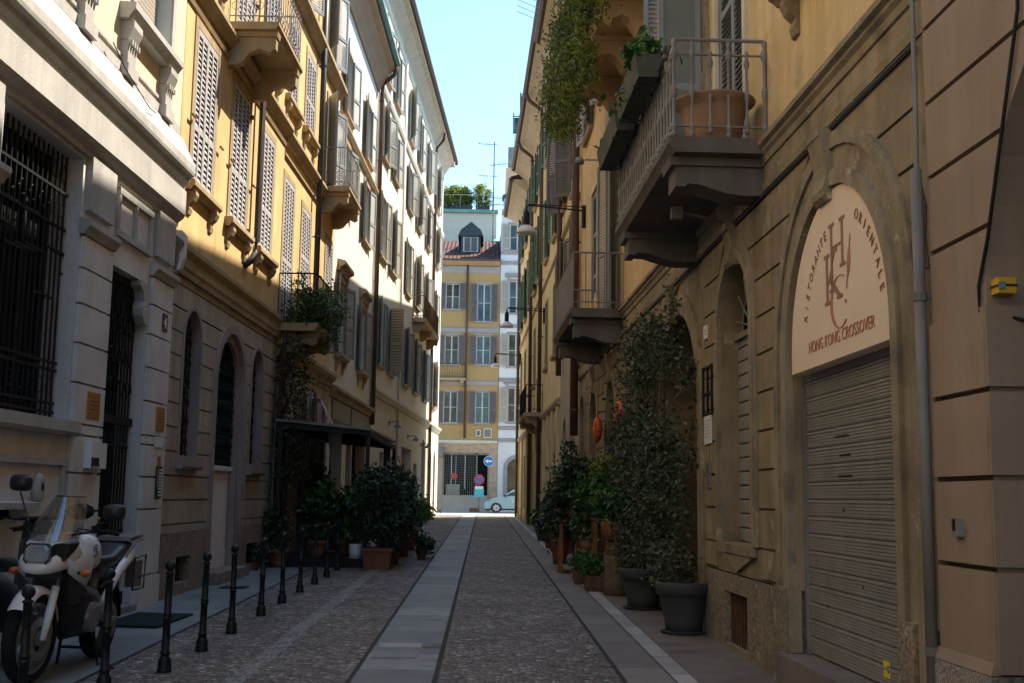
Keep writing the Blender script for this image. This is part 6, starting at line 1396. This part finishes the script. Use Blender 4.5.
def stand(label, x, y, w, d, h, m='woodor', cat='plant stand', name='wooden_stand', shelves=(1.0,)):
    z = gz(y)+.008; t = thing(name, label, cat, (x, y, z))
    for sx in (-1, 1):
        for sy in (-1, 1):
            m_ = MB().use(m); m_.box(x+sx*w/2-.035*(sx+1), x+sx*w/2-.035*(sx-1), y+sy*d/2-.035*(sy+1), y+sy*d/2-.035*(sy-1), z, z+h-.03); m_.build('leg', t)
    m_ = MB().use(m)
    for q in shelves: m_.mark(); m_.box(x-w/2-.02, x+w/2+.02, y-d/2-.02, y+d/2+.02, z+h*q-.028, z+h*q)
    m_.mark(); m_.box(x-w/2+.01, x-w/2+.03, y-d/2+.05, y+d/2-.05, z+.1, z+h*.6); build_each(m_, 'shelf', t)
    return z+h
def log(label, x, y, r, h):
    z = gz(y)+.008; m_ = MB().use('log'); m_.smooth = True
    rg = [[(x+r*(1+.06*sin(3*a+k)+U(-.03, .03))*cos(a), y+r*(1+.06*cos(2*a+k)+U(-.03, .03))*sin(a), z+h*k/4) for a in [2*pi*j/16 for j in range(16)]] for k in range(5)]
    m_.loft(rg); m_.smooth = False; m_.use('wood').lathe((x, y, z+h+.002), [(r*.9, 0), (r*.86, .006)], 16)
    m_.build('log_stump', label=label, cat='log stump', group=None); return z+h
z1 = log('upright log stump carrying the wooden tub', 2.06, 17.9, .20, .60)
mb = MB().use('terra').lathe((2.06, 17.9, z1), [(.17, 0), (.19, .06), (.19, .2), (.17, .22), (.1, .22)], 14); mb.build('red_basin', label='shallow red clay basin on the upright log stump', cat='basin')
potted('wooden_tub', 'wooden half barrel tub with ferns above the red basin', 2.04, 17.88, z1+.23, .24, .28, 'cyl', 'woodor', [(0, 0, .55, .32, .3, .28, 26)], 700, .13, 'leaffern', spread=.08, stems=6, group=grp)
z1 = stand('tall orange wooden plant stand with a high shelf', 1.98, 19.3, .34, .34, 1.12, shelves=(1.0, .5))
potted('fern_pot', 'fresh green fern in clay pot on the tall orange stand', 1.98, 19.3, z1, .17, .26, 'tapered', 'terra', [(0, .1, .45, .4, .4, .3, 30)], 900, .17, 'leaffern', spread=.08, stems=5, group=grp)
potted('herb_pot', 'small bright herb pot on the middle shelf of the tall stand', 1.97, 19.27, gz(19.3)+.575, .11, .16, 'tapered', 'terra', [(0, 0, .3, .17, .17, .14, 12)], 420, .08, 'leaffern', spread=.05, group=grp)
z1 = log('shorter log stump beside the herb boxes', 1.82, 20.5, .16, .55)
potted('clay_pot', 'plain clay pot with drooping leaves on the shorter log stump', 1.82, 20.5, z1, .15, .22, 'tapered', 'terra2', [(0, 0, .4, .22, .22, .2, 14)], 420, .12, 'leafmid', spread=.06, group=grp)
for (x, y, lab) in ((1.80, 18.6, 'low wooden herb box nearest the kerb, full of basil'), (1.72, 19.9, 'second low herb box, behind the basil box')):
    t = thing('herb_box', lab, 'planter box', (x, y, gz(y)), grp); z = gz(y)+.01
    m_ = MB().use('wood'); m_.loft([[(x-.16, y-.22, z), (x+.16, y-.22, z), (x+.16, y+.22, z), (x-.16, y+.22, z)], [(x-.19, y-.25, z+.24), (x+.19, y-.25, z+.24), (x+.19, y+.25, z+.24), (x-.19, y+.25, z+.24)]]); m_.build('box', t)
    m_ = MB().use('leaffern'); leaves(m_, 800, clumps([(x, y, z+.36, .2, .26, .16, 26)], 0, .05), .075); m_.build('foliage', t)
z1 = stand('orange wooden box stand at the kerb with dark side', 1.66, 22.4, .42, .42, .98, shelves=(1.0, .05))
potted('clay_pot', 'grey leaved plant in clay pot on the kerbside box stand', 1.66, 22.4, z1, .17, .25, 'tapered', 'terra', [(-.1, 0, .5, .3, .3, .25, 24), (-.2, .1, .1, .25, .25, .3, 16)], 900, .11, 'leafivy', spread=.08, stems=5, group=grp)
z1 = stand('second wooden stand against the wall, carrying a shrub', 2.08, 21.6, .4, .4, .8, 'wood')
potted('potted_shrub', 'tall dark shrub in clay pot leaning over the kerb', 1.9, 21.9, z1, .22, .32, 'tapered', 'terra', [(-.1, .3, .85, .45, .6, .5, 60), (-.3, .8, .4, .4, .5, .5, 30)], 2600, .12, 'leafdark', spread=.10, stems=7, group=grp)
potted('clay_pot', 'tall clay pot with dark shrub beyond the kerbside stand', 1.62, 24.6, gz(24.6), .22, .62, 'tapered', 'terra', [(.0, 0, 1.05, .32, .5, .42, 40), (-.15, .1, .7, .25, .3, .3, 16)], 1700, .12, 'leafdark', spread=.09, stems=6, group=grp)
potted('flower_pot', 'yellow green plant with red flowers high by the far arch', 2.18, 20.6, gz(20)+1.35, .18, .25, 'tapered', 'terra', [(0, .1, .5, .25, .3, .3, 22)], 700, .12, 'leafyel', spread=.07, group=grp)
stand('thin wooden stand under the yellow green plant', 2.18, 20.6, .3, .3, 1.335, 'wood')
potted('tall_climber', 'slim dark climber against the taupe wall pilaster', 2.10, 28.6, gz(28), .2, .4, 'tapered', 'terra', [(0, 0, 1.2, .2, .3, .8, 30), (0, .2, 2.3, .15, .25, .8, 20)], 1100, .13, 'leafdark', spread=.08, stems=4, group=grp)
potted('clay_pot', 'small potted plant at the far right kerb near the corner', 1.75, 30.5, gz(30), .18, .35, 'tapered', 'terra', [(0, 0, .7, .3, .35, .3, 20)], 600, .13, 'leafdark', spread=.08, group=grp)
potted('clay_pot', 'last small plant in pot along the far right wall', 1.72, 34.5, gz(34), .18, .35, 'tapered', 'greypot', [(0, 0, .65, .28, .3, .25, 16)], 420, .13, 'leafmid', spread=.08, group=grp)
# balcony things
q = FR(10.9, .44, 5.093)
mb = MB().use('terra2'); mb.smooth = True; mb.lathe(tuple(q), [(.24, 0), (.245, .02), (.30, .28), (.315, .36), (.33, .40), (.405, .45), (.41, .47), (.38, .48), (.31, .45), (.29, .33)], 32); mb.smooth = False
mb.build('terracotta_bowl', label='wide brimmed terracotta bowl pot on the big grey balcony', cat='pot')
for lab, a0, a1, z in (('mossy planter box with fern at the near end of the balcony', 11.0, 12.45, 5.86), ('mossy planter box at the far end of the grey balcony', 12.6, 14.25, 5.83)):
    t = thing('balcony_planter', lab, 'planter box', tuple(FR(a0, 1.05, z)))
    m_ = MB(FR).use('mosswood'); m_.prof_s([(.97, z), (1.17, z), (1.21, z+.24), (.93, z+.24)], a0, a1); m_.use('darkpipe').tube([(a0+.2, .9, z+.2), (a0+.2, .95, z-.03), (a0+.2, 1.2, z-.03)], .012, 4); m_.tube([(a1-.2, .9, z+.2), (a1-.2, .95, z-.03), (a1-.2, 1.2, z-.03)], .012, 4); m_.build('box', t)
    m_ = MB().use('leaffern'); p_ = FR(a0+.25, 1.07, z+.32); B = [(p_.x, p_.y, p_.z, .14, .25, .12, 16)]
    if a0 > 12: B = [(FR(a, 1.1, z+.25).x, a, z+.25, .1, .2, .06, 3) for a in (12.8, 13.4, 14)]
    else: B += [(FR(a, 1.15, z+.2).x, a, z+.18, .08, .12, .1, 3) for a in (11.8, 12.2)]
    leaves(m_, 380 if a0 < 12 else 90, clumps(B, 0, .05), .11, droop=-.3); m_.build('foliage', t)
t = thing('fairy_lights', 'string of small clear bulbs wound along the balcony railing', 'string lights', tuple(FR(12.4, .95, 6)))
m_ = MB(FR).use('blackp'); P_ = [(10.7+3.6*k/90, .945+.035*sin(k*1.7), 5.98+.06*sin(k*.9)) for k in range(91)]; m_.tube(P_, .008, 4); m_.build('wire', t)
m_ = MB(FR).use('glassb')
for k in range(1, 90, 2): m_.ball((P_[k][0], P_[k][1]+.01, P_[k][2]-.03), .02, 6, 4)
m_.build('bulb', t)
t = thing('balcony_lamp', 'small grey flood lamp fixed on the grey balcony end', 'lamp', tuple(FR(14.3, 1.0, 6.0))); m_ = MB(FR).use('zinc'); m_.tube([(14.2, .92, 5.95), (14.35, 1.35, 6.0)], .012, 5); m_.build('arm', t); m_ = MB(FR).use('zinc'); m_.lathe((14.37, 1.42, 5.95), [(.06, 0), (.07, .03), (.04, .08)], 10); m_.build('head', t)
m_ = MB(FR).use('zinc'); m_.box(12.2, 12.3, .5, .62, 4.72, 4.85); m_.tube([(12.25, .05, 4.7), (12.25, .5, 4.8)], .015, 5); m_.build('camera_box', label='small grey camera box under the big balcony', cat='security camera')
# trailing green over the upper balcony
t = thing('trailing_plants', 'long olive green trailing plants hanging from the upper right balcony', 'hanging plant', tuple(FR(18, .9, 10)))
B = []
for k in range(130):
    a = U(15.6, 23.0); top = 11.0; low = U(8.3, 9.2) if a > 17 else U(9.3, 9.9); z = U(low, top); n_ = .86+U(0, .34)*(1.15-abs(z-9.8)/2.2)
    p_ = FR(a, n_, z); B.append((p_.x, p_.y, p_.z, .18, .35, .34, 8))
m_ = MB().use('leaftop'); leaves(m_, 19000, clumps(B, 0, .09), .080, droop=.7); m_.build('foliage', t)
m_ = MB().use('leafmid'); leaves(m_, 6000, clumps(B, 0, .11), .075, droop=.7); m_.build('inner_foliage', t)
m_ = MB(FR).use('mosswood'); m_.box(15.5, 21.1, .82, 1.02, 9.75, 10.0); m_.build('planter', t)
m_ = MB(FR).use('iron')
for k in range(5): m_.tube([(31.5+k*.4, .9, 16.0), (31.3+k*.4, 1.5, 16.15)], .012, 4)
m_.build('clothes_rack', label='thin rods of a clothes rack jutting from the right eave', cat='clothes rack')

# ================================================================== LIGHT, SKY, CAMERA
sd = Vector((.88, .55, 1.50)).normalized()
sun = bpy.data.lights.new('sun', 'SUN'); sun.energy = 3.2; sun.angle = radians(.5); sun.color = (1, .90, .76)
so = bpy.data.objects.new('sun', sun); COL.objects.link(so); so.rotation_euler = sd.to_track_quat('Z', 'Y').to_euler()
W_ = bpy.data.worlds.new('World'); SC.world = W_; W_.use_nodes = True; nt = W_.node_tree
sk = nt.nodes.new('ShaderNodeTexSky'); sk.sky_type = 'NISHITA'; sk.sun_disc = False
sk.sun_elevation = math.asin(sd.z); sk.sun_rotation = atan2(sd.x, sd.y); sk.altitude = 100; sk.air_density = 1.0; sk.dust_density = .5; sk.ozone_density = 1.6
bg = nt.nodes['Background']; bg.inputs['Strength'].default_value = .122
tint = nt.nodes.new('ShaderNodeVectorMath'); tint.operation = 'MULTIPLY'; tint.inputs[1].default_value = (.68, .88, .92)
nt.links.new(sk.outputs[0], tint.inputs[0]); nt.links.new(tint.outputs[0], bg.inputs['Color'])
f_, roll, cx, cy = 1150., .0144, 512, 341.5
u_, v_ = 484-cx, 497-cy
a_ = u_*cos(roll)+v_*sin(roll); b_ = -u_*sin(roll)+v_*cos(roll); nn_ = sqrt(a_*a_+b_*b_+f_*f_)
sps = -a_/nn_; cps = sqrt(1-sps*sps); sth = b_/nn_/cps; cth = sqrt(1-sth*sth)
r_ = Vector((cps, -sps, 0)); w_ = Vector((sps*cth, cps*cth, sth)); d_ = Vector((sps*sth, cps*sth, -cth))
eu = r_*cos(roll)-d_*sin(roll); ev = r_*sin(roll)+d_*cos(roll)
cam = bpy.data.cameras.new('camera'); cam.sensor_width = 36; cam.lens = f_/1024*36; cam.clip_start = .1; cam.clip_end = 1500
co = bpy.data.objects.new('camera', cam); COL.objects.link(co)
mx_ = Matrix((( eu.x, -ev.x, -w_.x, 0), (eu.y, -ev.y, -w_.y, 0), (eu.z, -ev.z, -w_.z, 1.68), (0, 0, 0, 1))); co.matrix_world = mx_
SC.camera = co
SC.view_settings.view_transform = 'Standard'; SC.view_settings.look = 'None'; SC.view_settings.exposure = 2.0; SC.view_settings.gamma = 1; SC.view_settings.use_curve_mapping = False
SC.cycles.max_bounces = 8; SC.cycles.diffuse_bounces = 5; SC.cycles.transparent_max_bounces = 12
SC.cycles.use_denoising = True
